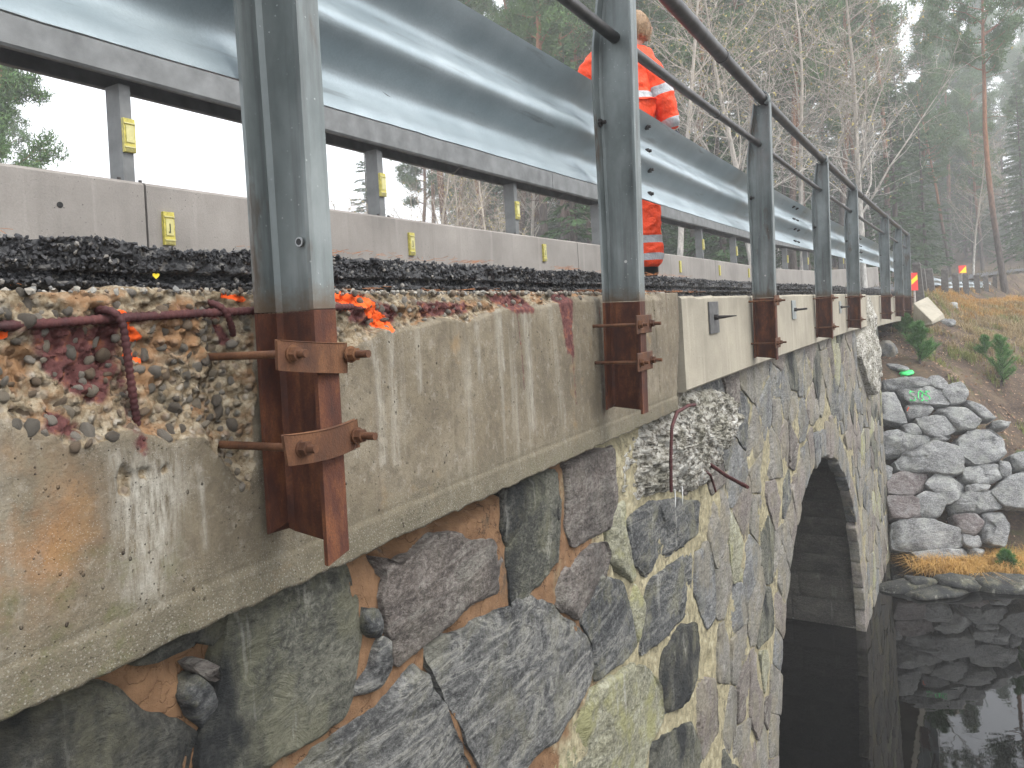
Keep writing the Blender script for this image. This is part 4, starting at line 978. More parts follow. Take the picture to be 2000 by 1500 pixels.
def make_post(label, s, clamps, top=True):
    root = thing('railing_post', label, 'railing post', tuple(W(s, 0, PB)), -head(s), 'railing posts clamped to the edge beam')
    root.rotation_euler = (0, LEAN, -head(s))
    m = MB(); channel([.441, .6, .75, .9, 1.05, 1.2, 1.30, 1.38, 1.45, 1.55, 1.62, 1.7, 1.79, 1.82], m); kid(root, m.build('shaft', POST, root, True, ang=35))
    m = MB(); channel([0, .1, .2, .3, .4, .439], m, notch=True); kid(root, m.build('rusty_foot', RUST, root, True, ang=35))
    # saddle round the top rail
    m = MB(); a = np.linspace(-.35 * math.pi, 1.35 * math.pi, 14); c = (-.056, 1.855)
    outr = [(c[0] + .052 * math.cos(t), c[1] + .052 * math.sin(t)) for t in a]; inn = [(c[0] + .044 * math.cos(t), c[1] + .044 * math.sin(t)) for t in a[::-1]]
    pr = outr + inn; n = len(pr); V = [(x, 0, z) for x, z in pr] + [(x, FB, z) for x, z in pr]
    F = [(i, (i+1) % n, n + (i+1) % n, n + i) for i in range(n)] + [(i, n-1-i, n-2-i, i+1) for i in range(n//2 - 1)] + [(n+i+1, 2*n-2-i, 2*n-1-i, n+i) for i in range(n//2 - 1)]
    m.add(V, F); kid(root, m.build('saddle', POST, root, True))
    m = MB(); hexnut(m, (-post_width(1.05) + .002, .035, 1.16), .016, .014); m.tube([(-.165, .035, 1.16), (-.13, .035, 1.16)], .008, 6); kid(root, m.build('bolt', BOLT, root))
    m = MB(); m.tube([(-.075, FB - .009, .60), (-.075, FB - .0065, .60)], .006, 10); kid(root, m.build('bolt_hole', plain('pale chipped spot', (.45, .45, .43)), root))
    for z in clamps:
        m = MB(); T = lambda V: V
        m.box(.001, .009, -.060, .112, z - .036, z + .036); pl = kid(root, m.build('clamp_plate', RUSTO, root, bevel=.003))
        for y, L in ((-.034, .030), (.094, .040)):
            m = MB(); m.tube([(-.21, y, z - .004), (L + .012, y, z)], .0068, 8); kid(root, m.build('rod', RUSTO, root, True))
            m = MB(); m.tube([(.009, y, z), (.012, y, z)], .018, 12); hexnut(m, (.012, y, z), .0145, .013); kid(root, m.build('nut', RUSTO, root))
    return root
# first post: long curved straps
p1 = thing('railing_post', 'big nearest steel post with two broad bent rusty straps at its foot', 'railing post', tuple(W(PS[0] + .008, 0, PB)), -head(PS[0]), 'railing posts clamped to the edge beam')
m = MB(); channel([.441, .6, .75, .9, 1.05, 1.2, 1.30, 1.38, 1.45, 1.55, 1.62, 1.7, 1.79, 1.82], m, b=.064); m.build('shaft', POST, p1, True, ang=35)
m = MB(); channel([-.035, .1, .2, .3, .4, .439], m, notch=False, b=.064)
V = m.V[0]; k0 = V[:, 2] < -.03; V[k0, 2] = np.array([-.035, -.022, -.02, .0, .006, .01, .012, .022, .028, .016, -.005, -.034]); m.build('rusty_foot', RUST, p1, True, ang=35)
m = MB(); m.tube([(-.075, .0470, .575), (-.075, .0515, .575)], .0065, 12); m.build('bolt_hole', plain('dark bolt hole', (.03, .03, .03)), p1)
m = MB(); m.tube([(-.075, .0480, .575), (-.075, .0510, .575)], .0095, 12); m.build('chipped_rim', plain('chipped zinc', (.42, .43, .43)), p1)
inv = (Matrix.Translation(p1.location) @ Matrix.Rotation(-head(PS[0]), 4, 'Z')).inverted(); PINV[p1.name] = inv
def strap(cor, nuts, rods, bulge):
    q = [hit(x, y, .012) for x, y in cor]                       # near top, far top, far bottom, near bottom
    nu, nv = 25, 6; Vf = []; Vb = []
    for i in range(nu):
        t = i / (nu - 1)
        for j in range(nv):
            w = j / (nv - 1)
            a = (q[0][0] + (q[1][0]-q[0][0])*t, q[0][1] + (q[1][1]-q[0][1])*t - bulge[1] * 4*t*(1-t)); b = (q[3][0] + (q[2][0]-q[3][0])*t, q[3][1] + (q[2][1]-q[3][1])*t - bulge[1] * 4*t*(1-t))
            s = a[0] + (b[0]-a[0])*w; h = a[1] + (b[1]-a[1])*w; o = .003 + bulge[0] * math.sin(math.pi * min(1, t * 1.05)) - .004 * t
            Vf.append(W(s, o + .0065, h)); Vb.append(W(s, o, h))
    F = [tuple(f) for f in gridfaces(nu, nv)]; n = nu * nv; F2 = [tuple(n + i for i in f)[::-1] for f in F]; E = []
    for i in range(nu - 1): E += [(i*nv, n + i*nv, n + (i+1)*nv, (i+1)*nv), ((i+1)*nv + nv-1, n + (i+1)*nv + nv-1, n + i*nv + nv-1, i*nv + nv-1)]
    for j in range(nv - 1): E += [(j+1, n+j+1, n+j, j), ((nu-1)*nv + j, n + (nu-1)*nv + j, n + (nu-1)*nv + j+1, (nu-1)*nv + j+1)]
    m = MB(); m.add(np.array(Vf + Vb), F + F2 + E); m.build('strap', RUSTO, p1, True, bevel=.0015, ang=40)
    for (px, py), ex in zip(nuts, (.018, .030)):
        s, h = hit(px, py, .02); H = head(s)
        f = lambda o: W(s, o, h)
        m = MB(); m.tube([f(.012), f(.0155)], .0165, 16); m.tube([f(.0155), f(.029)], .0135, 6); m.build('nut', RUSTO, p1, True, ang=30)
        m = MB(); q_ = np.arange(-.21, .029 + ex, .0015 if False else .004); rr = .0072 + .0006 * (np.arange(len(q_)) % 2); m.tube([f(o) for o in q_], rr, 10); m.build('rod', RUSTO, p1, True, ang=60)
strap([(545, 664), (682, 670), (683, 727), (547, 722)], [(577, 691), (690, 692)], None, (.010, .002))
strap([(557, 851), (702, 819), (707, 872), (567, 909)], [(596, 876), (703, 851)], None, (.012, .004))
p2 = make_post('second nearest steel post with small square rusty clamp plates', PS[1], (.35, .205))
p3 = make_post('third post along the bridge, first beyond the dark open joint', PS[2], (.42, .12))
for lab, s in zip(['fourth post along the bridge, between the two pale bolt plates', 'fifth post along the bridge, just left of the grey lime deposit', 'sixth post along the bridge, first beyond the grey lime deposit', 'seventh post, between two posts near the far end of the bridge', 'last and most distant post, beside the tilted concrete block'], PS[3:]):
    dup(p3, tuple(W(s, 0, PB)), rot=(0, LEAN, -head(s)), label=lab)

# ------------------------------------------------------------------ W-shaped guard rail behind the posts
ctrl = [(0, .0), (-.006, .010), (-.030, .042), (-.072, .078), (-.082, .108), (-.070, .140), (-.020, .180), (-.004, .200), (-.001, .215), (-.004, .230), (-.020, .250), (-.070, .290), (-.082, .322), (-.072, .352), (-.030, .388), (-.006, .420), (0, .430)]
cc = np.array(ctrl); tt = np.arange(len(cc)); q = np.linspace(0, len(cc) - 1, 53)
def smooth1(a): 
    a2 = np.interp(q, tt, a); 
    for _ in range(3): a2[1:-1] = (a2[:-2] + 2*a2[1:-1] + a2[2:]) / 4
    return a2
po, ph = smooth1(cc[:, 0]), smooth1(cc[:, 1])
dO = np.gradient(po); dH = np.gradient(ph); L = np.hypot(dO, dH); no, nh = -dH / L * .004, dO / L * .004
gr = thing('guard_rail', 'galvanised W shaped steel guard rail running behind the bridge posts', 'guard rail', tuple(W(4, -.2, 4.64)), world_children=True)
def wb(s): return 4.632 + np.interp(s, [-1, 0, 2, 5, 13, 20], [-.045, -.03, .0, .0, .03, .03])
def rail_seg(s0, s1, oadd):
    sv = np.append(np.arange(s0, s1, .06), s1); nP = len(po)
    o = np.concatenate([po, (po + no)[::-1]]); h = np.concatenate([ph, (ph + nh)[::-1]]); k = len(o)
    Sg = np.repeat(sv[:, None], k, 1)
    dent = .0015 * fbm(Sg * .9, h[None] * 4, 0, 90, 3)
    # the rail is pinched towards each post where it is bolted on
    pin = sum(np.exp(-((sv - p - .03) / .07) ** 2) for p in PS)[:, None]
    O = -.172 + oadd + o[None] * (1 - .12 * pin) + dent; Hh = wb(Sg) + h[None] + .0015 * fbm(Sg * 30, h[None], 0, 91, 2) * (h[None] < .02)
    m = MB(); m.add(W(Sg, O, Hh).reshape(-1, 3), [tuple(f) for f in gridfaces(len(sv), k, True)] + [tuple(range(k))[::-1], tuple(range((len(sv)-1)*k, len(sv)*k))])
    ob = m.build('rail_segment', RAIL, gr, True, ang=50); uvmap(ob.data, np.stack([Sg.ravel(), Hh.ravel()], 1)); return ob
cuts = [-2.2, 2.52, 6.75, 11.9, 19.6]
for i in range(4): rail_seg(cuts[i] - (.16 if i else 0), cuts[i+1] + .16, .0046 * (i % 2))
for c in cuts[1:4]:
    for ds, hh in [(-.10, .05), (.08, .05), (-.10, .17), (.08, .17), (-.10, .265), (.08, .265), (-.10, .385), (.08, .385)]:
        o = float(np.interp(hh, ph, po)); m = MB(); m.tube([W(c + ds, -.176 + o + .002, wb(c) + hh), W(c + ds, -.176 + o + .018, wb(c) + hh)], .015, 6); m.tube([W(c + ds, -.176 + o + .018, wb(c) + hh), W(c + ds, -.176 + o + .030, wb(c) + hh)], .008, 6); m.build('bolt', BOLT, gr)
for px, py, w in [(745, 187, .03)]:
    s, h = hit(px, py, -.25); m = MB(); m.add(W(np.array([s-.02, s, s+.02]), -.232, np.array([h+.004, h-.003, h-.004])), [(0, 1, 2)]); m.build('slot', BOLT, gr)

# handrails
def tube_rail(nm, label, hf, r, o, s0, s1, joints):
    t = thing(nm, label, 'handrail', tuple(W(s0, o, float(hf(s0)))), world_children=True); edges = [s0] + joints + [s1]
    for i in range(len(edges) - 1):
        sv = np.append(np.arange(edges[i], edges[i+1], .25), edges[i+1]); m = MB(); m.tube(W(sv, o, hf(sv)), r * (1.08 if i % 2 == 0 else 1.0), 16); m.build('tube', TUBEM, t, True)
    for j in joints:
        sv = np.array([j - .02, j - .018, j + .018, j + .02]); m = MB(); m.tube(W(sv, o, hf(sv)), r * np.array([1.08, 1.2, 1.2, 1.05]), 16); m.build('sleeve', TUBEM, t, True)
    return t
tube_rail('top_handrail', 'thick round steel handrail carried on top of the posts', lambda s: 5.555 + 0 * np.asarray(s, float), .036, -.004, -1.5, 18.3, [3.42, 10.6])
tube_rail('middle_handrail', 'thinner steel rail passing through the posts below the top handrail', lambda s: np.interp(s, [-2, 1.8, 4.5, 20], [5.19, 5.195, 5.245, 5.26]), .021, -.050, -1.5, 18.3, [3.42, 10.6])

# ------------------------------------------------------------------ water and ground
WZ = -.60
m = MB(); m.add([(-250, -60, WZ), (260, -60, WZ), (260, 90, WZ), (-250, 90, WZ)], [(0, 1, 2, 3)]); wa = m.build('water', WATERM); tag(wa, kind='structure')
CP = [at(1790, 642, 17.5), at(1850, 640, 18.5), at(1735, 744, 14.6), at(1850, 740, 14.6), at(1900, 783, 14.45), at(1960, 870, 14.2), at(2000, 905, 14.1), at(1900, 650, 17), at(2000, 760, 15.5), at(1995, 640, 20), 
      at(1740, 1082, 13.6), at(2000, 1080, 13.2), at(1860, 1080, 13.4), at(1740, 1112, 12.8), at(1860, 1112, 12.6), at(2000, 1112, 12.4), at(1735, 1152, 11.95), at(2000, 1170, 11.3), at(1870, 1160, 11.6), at(1780, 690, 16), at(1760, 650, 16.5), at(2100, 900, 14.5), at(2150, 650, 20), at(2300, 1000, 13)]
CP += [np.array(p, float) for p in [(12, 10.7, -.62), (25, 8.5, -.62), (60, 5, -.6), (5, 10.2, -1.2), (8, 9.6, -1.3), (13, 8, -1.5), (25, 4, -1.6), (0, 0, -1.6), (10, 0, -1.6), (30, -12, -1.6), (60, -20, -1.6), (-3, -8, -1.0), (-10, -20, 2.0), (-30, -20, 3.0),
      (16, 22, 3.6), (30, 20, 2.6), (40, 30, 4.5), (30, 45, 5.6), (55, 60, 7), (20, 60, 6.2), (0, 60, 5.2), (60, 30, 4), (-20, 50, 3.8), (-50, 60, 4.5), (-60, 10, 3.5), (0, 110, 9), (60, 110, 13), (-60, 110, 8), (110, 60, 9), (110, 10, 5)]]
GP = [(1794, 512, 18), (1803, 524, 19), (1818, 523, 20), (1842, 524, 21.5), (1866, 533, 23), (1885, 534, 25), (1908, 536, 27), (1925, 538, 29), (1941, 540, 31.5), (1957, 542, 34), (1975, 544, 37), (1992, 546, 41), (2010, 548, 45)]
CP += [at(a, b, c) - np.array([0, 0, 1.0]) for a, b, c in GP]
for s, o, h in [(-5, -5, 3.7), (-4, -12, 3.3), (18, -6, 4.0), (7.65, -8, -1.2), (7.65, -16, -1.3), (0, -16, 3.2), (18, -16, 4.2), (3, -6, .2), (12.5, -6, .6), (24, -8, 4.4), (45, -8, 5.2)]: CP.append(W(s, o, h))
CP = np.array(CP)
def tps_fit(P, lam=.6):
    n = len(P); d = np.hypot(P[:, None, 0] - P[None, :, 0], P[:, None, 1] - P[None, :, 1]); K = d + np.eye(n) * -lam * .02
    A = np.zeros((n+3, n+3)); A[:n, :n] = K; A[:n, n] = 1; A[:n, n+1:] = P[:, :2]; A[n:, :n] = A[:n, n:].T
    b = np.zeros(n+3); b[:n] = P[:, 2]; return np.linalg.solve(A, b)
TW = tps_fit(CP)
RS = np.arange(21, 68, .5); RP = W(RS, -1.73, 4.25)
def ground(x, y):
    x = np.atleast_1d(np.asarray(x, float)); y = np.atleast_1d(np.asarray(y, float)); n = len(CP)
    d = np.hypot(x[:, None] - CP[None, :, 0], y[:, None] - CP[None, :, 1]); h = d @ TW[:n] + TW[n] + TW[n+1]*x + TW[n+2]*y
    far = sm(np.hypot(x - 5, y - 12), 6, 25)
    h = h + (.05 + .25 * far) * fbm(x * .5, y * .5, 0, 120, 4) + .02 * fbm(x * 3, y * 3, 0, 121, 3)
    dr = np.hypot(x[:, None] - RP[None, :, 0], y[:, None] - RP[None, :, 1]); k = dr.argmin(1); dm = dr[np.arange(len(x)), k]
    w = 1 - sm(dm, 1.75, 2.6); h = h * (1 - w) + (RP[k, 2] - .10) * w
    # hold the ground back behind the bridge wall and below the deck
    q = np.stack([x, y], 1)[:, None, :] - np.stack([PX[::4], PY[::4]], 1)[None]; dq = (q ** 2).sum(-1); kk = dq.argmin(1); sb = S[::4][kk]
    Hn = np.interp(sb, S, HD); ob = (q[np.arange(len(x)), kk, 0]) * np.cos(Hn) - (q[np.arange(len(x)), kk, 1]) * np.sin(Hn)
    under = (sb > -6) & (sb < 18.6) & (ob < .12) & (ob > -4.4)
    lim = np.where(sb < 14.2, -1.6, 3.45 + .03 * (sb - 14)); h = np.where(under, np.minimum(h, lim), h)
    return np.clip(h, -1.8, 60)
ax = np.concatenate([np.arange(-160, -20, 5), np.arange(-20, 4, 1.2), np.arange(4, 16, .16), np.arange(16, 40, .8), np.arange(40, 200, 5)])
ay = np.concatenate([np.arange(-60, 0, 5), np.arange(0, 10.4, .9), np.arange(10.4, 21, .16), np.arange(21, 45, .8), np.arange(45, 240, 5)])
Xg, Yg = np.meshgrid(ax, ay, indexing='ij'); Hg = np.concatenate([ground(a, b) for a, b in zip(np.array_split(Xg.ravel(), 40), np.array_split(Yg.ravel(), 40))])
Hg = Hg + .03 * fbm(Xg.ravel() * 4, Yg.ravel() * 4, 0, 130, 4)
gme = mesh('ground', np.column_stack([Xg.ravel(), Yg.ravel(), Hg]), gridfaces(len(ax), len(ay))[:, ::-1]); gr_o = tag(link('ground', gme, SOIL), kind='structure')
if gme.polygons[0].normal.z < 0: gme.flip_normals()

# ------------------------------------------------------------------ dry stone bank wall right of the bridge
A_, B_, T_ = at(1740, 1095, 13.0), at(2000, 1090, 12.6), at(1728, 742, 14.2)
U_ = (B_ - A_) / np.linalg.norm(B_ - A_); N_ = np.cross(U_, T_ - A_); N_ /= np.linalg.norm(N_)
if N_[1] > 0: N_ = -N_
Vv_ = np.cross(N_, U_); Vv_ = Vv_ if Vv_[2] > 0 else -Vv_
def rhit(px, py):
    r = ray(px, py); C = np.array([0, 0, CZ]); t = (A_ - C).dot(N_) / r.dot(N_); p = C + r * t - A_; return p.dot(U_), p.dot(Vv_)
rmap = lambda u, v, o: A_ + np.asarray(u)[:, None] * U_ + np.asarray(v)[:, None] * Vv_ + np.asarray(o)[:, None] * N_
RV = """(190,180),(380,170),(450,185),(450,212),(320,232),(215,232)|(455,165),(500,165),(540,195),(535,230),(480,228),(460,205)|(280,235),(400,222),(480,225),(530,260),(555,318),(340,315),(300,280)
(165,260),(250,255),(270,300),(310,400),(320,420),(175,400)|(330,325),(440,322),(465,345),(430,375),(350,390),(320,360)|(520,230),(620,195),(660,250),(640,300),(570,310),(540,270)
(500,350),(560,335),(650,345),(730,410),(690,450),(610,455),(560,400)|(375,395),(520,390),(590,460),(520,490),(440,495),(390,440)|(660,300),(700,310),(820,390),(740,395)
(175,480),(270,470),(300,490),(440,500),(430,530),(300,590),(200,610),(180,560)|(260,640),(310,600),(480,520),(600,560),(635,620),(635,700),(590,715),(430,690),(290,690)|(615,510),(680,470),(780,460),(860,510),(880,590),(800,640),(700,650),(640,600)
(210,730),(300,700),(430,700),(440,740),(400,800),(330,830),(215,820)|(430,770),(480,720),(560,720),(650,780),(600,850),(550,875),(480,810)|(640,680),(820,655),(850,730),(740,770),(650,740)
(215,840),(340,835),(380,850),(400,950),(240,955),(220,900)|(380,840),(440,812),(500,830),(530,880),(500,940),(440,955),(390,930)|(585,870),(660,820),(780,810),(840,890),(830,905),(600,930)
(240,990),(330,965),(470,975),(600,1020),(620,1120),(450,1150),(250,1130)|(590,945),(700,935),(750,985),(700,1050),(620,1040)|(760,940),(860,935),(890,1000),(870,1110),(760,1090)
(635,1060),(720,1060),(735,1110),(680,1125),(640,1100)|(800,810),(880,740),(981,700),(1050,700),(1050,890),(880,890)|(910,610),(981,590),(1040,600),(1040,690),(950,680)
(350,1150),(640,1130),(660,1180),(500,1210),(380,1190)|(190,665),(235,680),(215,740),(190,760)|(840,640),(890,650),(900,710),(850,720)|(680,1135),(745,1140),(740,1170),(690,1175)|(660,775),(780,775),(760,805),(670,810)
(810,415),(900,415),(880,440),(820,445)|(300,440),(360,430),(400,480),(330,485)|(450,505),(560,500),(545,515),(460,520)|(1050,900),(1160,880),(1200,960),(1100,1010)|(1060,700),(1200,690),(1220,860),(1070,880)"""
bank_wall = thing('dry_stone_wall', 'dry laid wall of big lichened grey stones holding the bank beside the bridge', 'stone wall', tuple((A_ + B_) / 2), world_children=True)
sos = None
for k, sp in enumerate(RV.replace('\n', '|').split('|')):
    pl = [tuple(float(v) for v in q_.split(',')) for q_ in sp.strip().strip('()').split('),(')]
    pl = [rhit(1660 + x / 2.885, 680 + y / 2.885) for x, y in pl]
    o_ = stone('stone', pl, rmap, STONES['bankred' if k in (15, 19, 12) else 'bank'], bank_wall, step=.028, bulge=.10, depth=.32, gap=-.035, seed=500 + k, amp=.05, freq=2.6, tilt=.14, fine=.012, facets=5, pw=7, fsl=.9, ck=.045, cs=.30)
    if k == 2: o_['label'] = 'stone near the top with SOS sprayed in bright green'
# green SOS lettering on that stone
def stroke(pts, r, mt, nm, par):
    m = MB(); P = []
    for x, y in pts:
        u, v = rhit(x, y); P.append((u, v))
    P = np.array(P); P = rmap(P[:, 0], P[:, 1], np.full(len(P), .25)); C = np.array([0, 0, CZ]); q_ = []
    m.tube(P, r, 6); return m.build(nm, mt, par, True)
def letter(pts):
    # drape on the stone by casting along the wall normal
    dg = bpy.context.evaluated_depsgraph_get(); out = []
    for x, y in pts:
        u, v = rhit(x, y); p = A_ + u*U_ + v*Vv_ + N_ * .6
        ok, loc, nrm, idx, ob, mt = scene.ray_cast(dg, Vector(p), Vector(-N_), distance=1.2)
        out.append((np.array(loc) if ok else p - N_ * .5, np.array(nrm) if ok else N_))
    return out
bpy.context.view_layer.update()
def flat_stroke(pts, w, mt, nm, par, lift=.030):
    pts2 = []
    for a, b in zip(pts[:-1], pts[1:]):
        for t in np.linspace(0, 1, 5)[:-1]: pts2.append((a[0]+(b[0]-a[0])*t, a[1]+(b[1]-a[1])*t))
    pts2.append(pts[-1]); L = letter(pts2); m = MB(); P = np.array([l[0] for l in L]); Nn = np.array([l[1] for l in L]) + N_; Nn /= np.linalg.norm(Nn, axis=1)[:, None]
    d = np.gradient(P, axis=0); s_ = np.cross(d, Nn); s_ /= np.linalg.norm(s_, axis=1)[:, None] + 1e-9
    ww = w * (1 + .3 * np.array([float(fbm(i * .7, w * 99, 0, 9, 2)) for i in range(len(P))]))[:, None]
    V = np.stack([P - s_*ww + Nn*lift*.4, P - s_*ww*.6 + Nn*lift, P + s_*ww*.6 + Nn*lift, P + s_*ww + Nn*lift*.4], 1).reshape(-1, 3)
    m.add(V, gridfaces(len(P), 4).tolist()); return m.build(nm, mt, par, True)
Sx = lambda cx, w: [(cx + w, 767), (cx, 764.5), (cx - w, 768), (cx - w*.6, 773), (cx + w*.7, 777), (cx + w, 782), (cx, 786), (cx - w, 784)]
flat_stroke(Sx(1778, 5.5), .013, GPAINT, 'painted_letter', bank_wall)
flat_stroke([(1794 + 5.5*math.cos(a), 775 + 10.5*math.sin(a)) for a in np.linspace(0, 2*math.pi, 13)], .013, GPAINT, 'painted_letter', bank_wall)
flat_stroke(Sx(1810, 5.5), .013, GPAINT, 'painted_letter', bank_wall)
flat_stroke([(1765, 796), (1768, 803), (1771, 797)], .03, OPAINT, 'orange_mark', bank_wall)

# pieces lying on the bank
def rock(name, label, c, r, sc, mt, seed, rz=0, cat='rock', group=None, par=None):
    import bmesh
    bm = bmesh.new(); bmesh.ops.create_icosphere(bm, subdivisions=3, radius=1)
    for v in bm.verts:
        d = v.co.normalized(); q_ = (abs(d.x)**5 + abs(d.y)**5 + abs(d.z)**5) ** -.2; f = 1 + .34 * float(fbm(d.x*1.5+seed, d.y*1.5, d.z*1.5, seed, 3)) + .12 * float(fbm(d.x*5, d.y*5, d.z*5, seed, 2))
        v.co = d * (.55 + .45*q_) * f
    for v in bm.verts: v.co = Vector((v.co.x*sc[0]*r, v.co.y*sc[1]*r, v.co.z*sc[2]*r))
    me = bpy.data.meshes.new(name); bm.to_mesh(me); bm.free(); me.polygons.foreach_set('use_smooth', [True]*len(me.polygons))
    o = link(name, me, mt, par); o.location = tuple(c); o.rotation_euler = (rs.uniform(-.2, .2), rs.uniform(-.2, .2), rz)
    if label: tag(o, label, cat, group)
    return o
def gat(px, py):                 # where the sight line meets the ground
    r = ray(px, py); t = np.linspace(9, 60, 700); P = np.array([0, 0, CZ]) + t[:, None] * r[None]; g_ = ground(P[:, 0], P[:, 1]); k = np.where(P[:, 2] < g_)[0]
    return P[k[0]] if len(k) else None
# tilted concrete block at the end of the beam: a wedge
m = MB(); e0 = np.array(W(19.45, BO + .05, 3.35)); DB = 1.5; at0 = at; at = lambda a, b, c: at0(a, b, c - DB)
Q = [at(1783, 636, 17.9), at(1786, 593, 17.9), at(1822, 629, 16.9), at(1812, 581, 18.4), at(1846, 606, 17.4), at(1818, 637, 16.9)]
b0, b1 = at(1783, 638, 17.9), at(1820, 634, 16.9); t0, t1, t2 = at(1784, 592, 17.9), at(1812, 579, 18.6), at(1842, 612, 17.6)
f0 = at(1846, 622, 17.6); m.add([b0, b1, t0, t1, t2, f0, at(1822, 628, 16.95), at(1812, 640, 18.6)], [(0, 1, 6, 2), (2, 6, 4, 3), (6, 1, 5, 4), (0, 2, 3, 7), (7, 3, 4, 5), (0, 7, 5, 1)])
at = at0
blk = m.build('tilted_block', CONC2, bevel=.012); tag(blk, 'tilted wedge of pale concrete on the bank at the far end of the beam', 'concrete block')
for k, (px, py, r, sc, lab) in enumerate([(1850, 632, .16, (1.2, .8, .5), 'grey stone lying beside the tilted concrete block'), (1752, 720, .22, (1, .7, .3), 'flat stone on the earth just above the green spray mark'), (1858, 600, .14, (1, 1, .7), 'small stone on the bank right of the tilted block'), (1733, 690, .3, (.6, .8, .8), 'dark rock under the beam end beside the young pine')]):
    p = gat(px, py)
    if p is not None: rock('rock', lab, p + np.array([0, 0, .02]), r, sc, STONES['bank' if k != 3 else 'palegrey'], 600 + k, rs.rand() * 3)
p = gat(1770, 732)
rock('green_stone', 'flat stone sprayed bright green on the earth above the dry stone wall', p + np.array([0, 0, .03]), .13, (1.3, .9, .35), GPAINT, 699, .3, 'stone')
# wet slabs and mud stones along the water's edge
for k, (px, py, r, sc) in enumerate([(1765, 1148, .32, (1.4, .7, .35)), (1830, 1158, .42, (1.5, .8, .3)), (1900, 1160, .36, (1.3, .8, .35)), (1965, 1150, .45, (1.3, .8, .45)), (1800, 1140, .22, (1.2, .8, .5)), (1870, 1140, .25, (1.3, .8, .5)), (1940, 1175, .25, (1.4, .8, .4)), (1990, 1180, .3, (1.3, .9, .4)), (1745, 1170, .25, (1, .8, .35))]):
    p = at(px, py, 11.9 - .15 * (k % 2)); p[2] = max(p[2], WZ - .04)
    rock('wet_stone', ['flat wet stone at the foot of the grass beside the bridge pier', 'long dark wet slab at the waterline below the withered grass', 'wet dark stone at the waterline between two larger slabs', 'big wet rock at the right end of the shore', 'small wet stone at the grass edge near the pier', 'small wet stone half under the orange grass', 'low wet slab in the shallow water near the right edge', 'rightmost wet rock in the shallows', 'dark wet stone touching the pier foot'][k], p, r, sc, STONES['dark'], 650 + k, rs.rand() * .6 - .3, 'shore stone', 'wet stones along the shore')

# ------------------------------------------------------------------ vegetation
def blades(P, D, L, Wd, seed, curl=0.0):
    """leaf or needle faces: base points P, directions D, lengths L, widths Wd -> triangles"""
    q = np.random.RandomState(seed); n = len(P); D = D / (np.linalg.norm(D, axis=1)[:, None] + 1e-9)
    r = q.randn(n, 3); s_ = np.cross(D, r); s_ /= np.linalg.norm(s_, axis=1)[:, None] + 1e-9
    L = np.broadcast_to(L, (n,))[:, None]; Wd = np.broadcast_to(Wd, (n,))[:, None]
    V = np.stack([P - s_ * Wd * .5, P + s_ * Wd * .5, P + D * L], 1).reshape(-1, 3); return V, np.arange(n * 3).reshape(-1, 3)
def branch_path(p, d, L, n, q, wob=.15, lift=0.0):
    pts = [np.array(p, float)]; d = np.array(d, float)
    for k in range(n):
        d = d + q.randn(3) * wob + np.array([0, 0, lift]); d /= np.linalg.norm(d); pts.append(pts[-1] + d * L / n)
    return np.array(pts)
def tree_parts(root, trunk, branches, F, bark, leaf, fname='crown'):
    kid(root, trunk.build('trunk', bark, root, True, ang=80))
    if branches is not None and branches.V: kid(root, branches.build('branches', bark, root, True, ang=80))
    if F is not None: kid(root, link(fname, mesh(fname, F[0], F[1], False), leaf, root))
def make_pine(seed, H=20., bare=.5, spread=2.6):
    q = np.random.RandomState(seed); root = thing('pine_tree', '', 'pine tree'); tr = MB(); br = MB()
    n = 9; tp = [np.array([0, 0, -.3])]; d = np.array([0, 0, 1.0])
    for k in range(n): d = d + np.array([*q.randn(2) * .03, 0]); d /= np.linalg.norm(d); tp.append(tp[-1] + d * H / n)
    tp = np.array(tp); tr.tube(tp, np.interp(np.arange(n+1), [0, 1, n], [.22, .17, .03]), 8)
    at_ = lambda t: np.array([np.interp(t * n, np.arange(n+1), tp[:, i]) for i in range(3)])
    P = []; D = []
    nb = 44
    for k in range(nb):
        t = bare + (1 - bare) * (k + q.rand()) / nb * .98; a = q.rand() * 6.28; u = (t - bare) / (1 - bare)
        L = spread * (1.05 - u) ** .6 * q.uniform(.55, 1.15) * (.6 + .6 * min(1, u * 4)); L = max(.5, L)
        d0 = np.array([math.cos(a), math.sin(a), q.uniform(-.15, .35) + .5 * u]); pts = branch_path(at_(t), d0, L, 5, q, .16, .07)
        br.tube(pts, np.linspace(.045 * (1.2 - u), .012, 6), 4, False)
        for j in range(2, 6):
            for m_ in range(2 + (j > 3)):
                e = branch_path(pts[j], (pts[j] - pts[j-1]) / np.linalg.norm(pts[j] - pts[j-1]) + q.randn(3) * .6, L * q.uniform(.18, .35), 2, q, .2, .12); br.tube(e, [.012, .009, .006], 3, False)
                for c in (e[1], e[2], (e[1] + e[2]) / 2):
                    nn = 20; P.append(c + q.randn(nn, 3) * .14); D.append(q.randn(nn, 3) + np.array([0, 0, .9]))
    for k in range(7):                                  # dead stubs on the bare trunk
        t = q.uniform(.2, bare); a = q.rand() * 6.28; pts = branch_path(at_(t), [math.cos(a), math.sin(a), -.1], q.uniform(.4, 1.6), 3, q, .25); br.tube(pts, np.linspace(.02, .005, 4), 3, False)
    P = np.concatenate(P); D = np.concatenate(D); F = blades(P, D, q.uniform(.14, .32, len(P)), q.uniform(.04, .08, len(P)), seed)
    tree_parts(root, tr, br, F, BARKP, NEED); return root
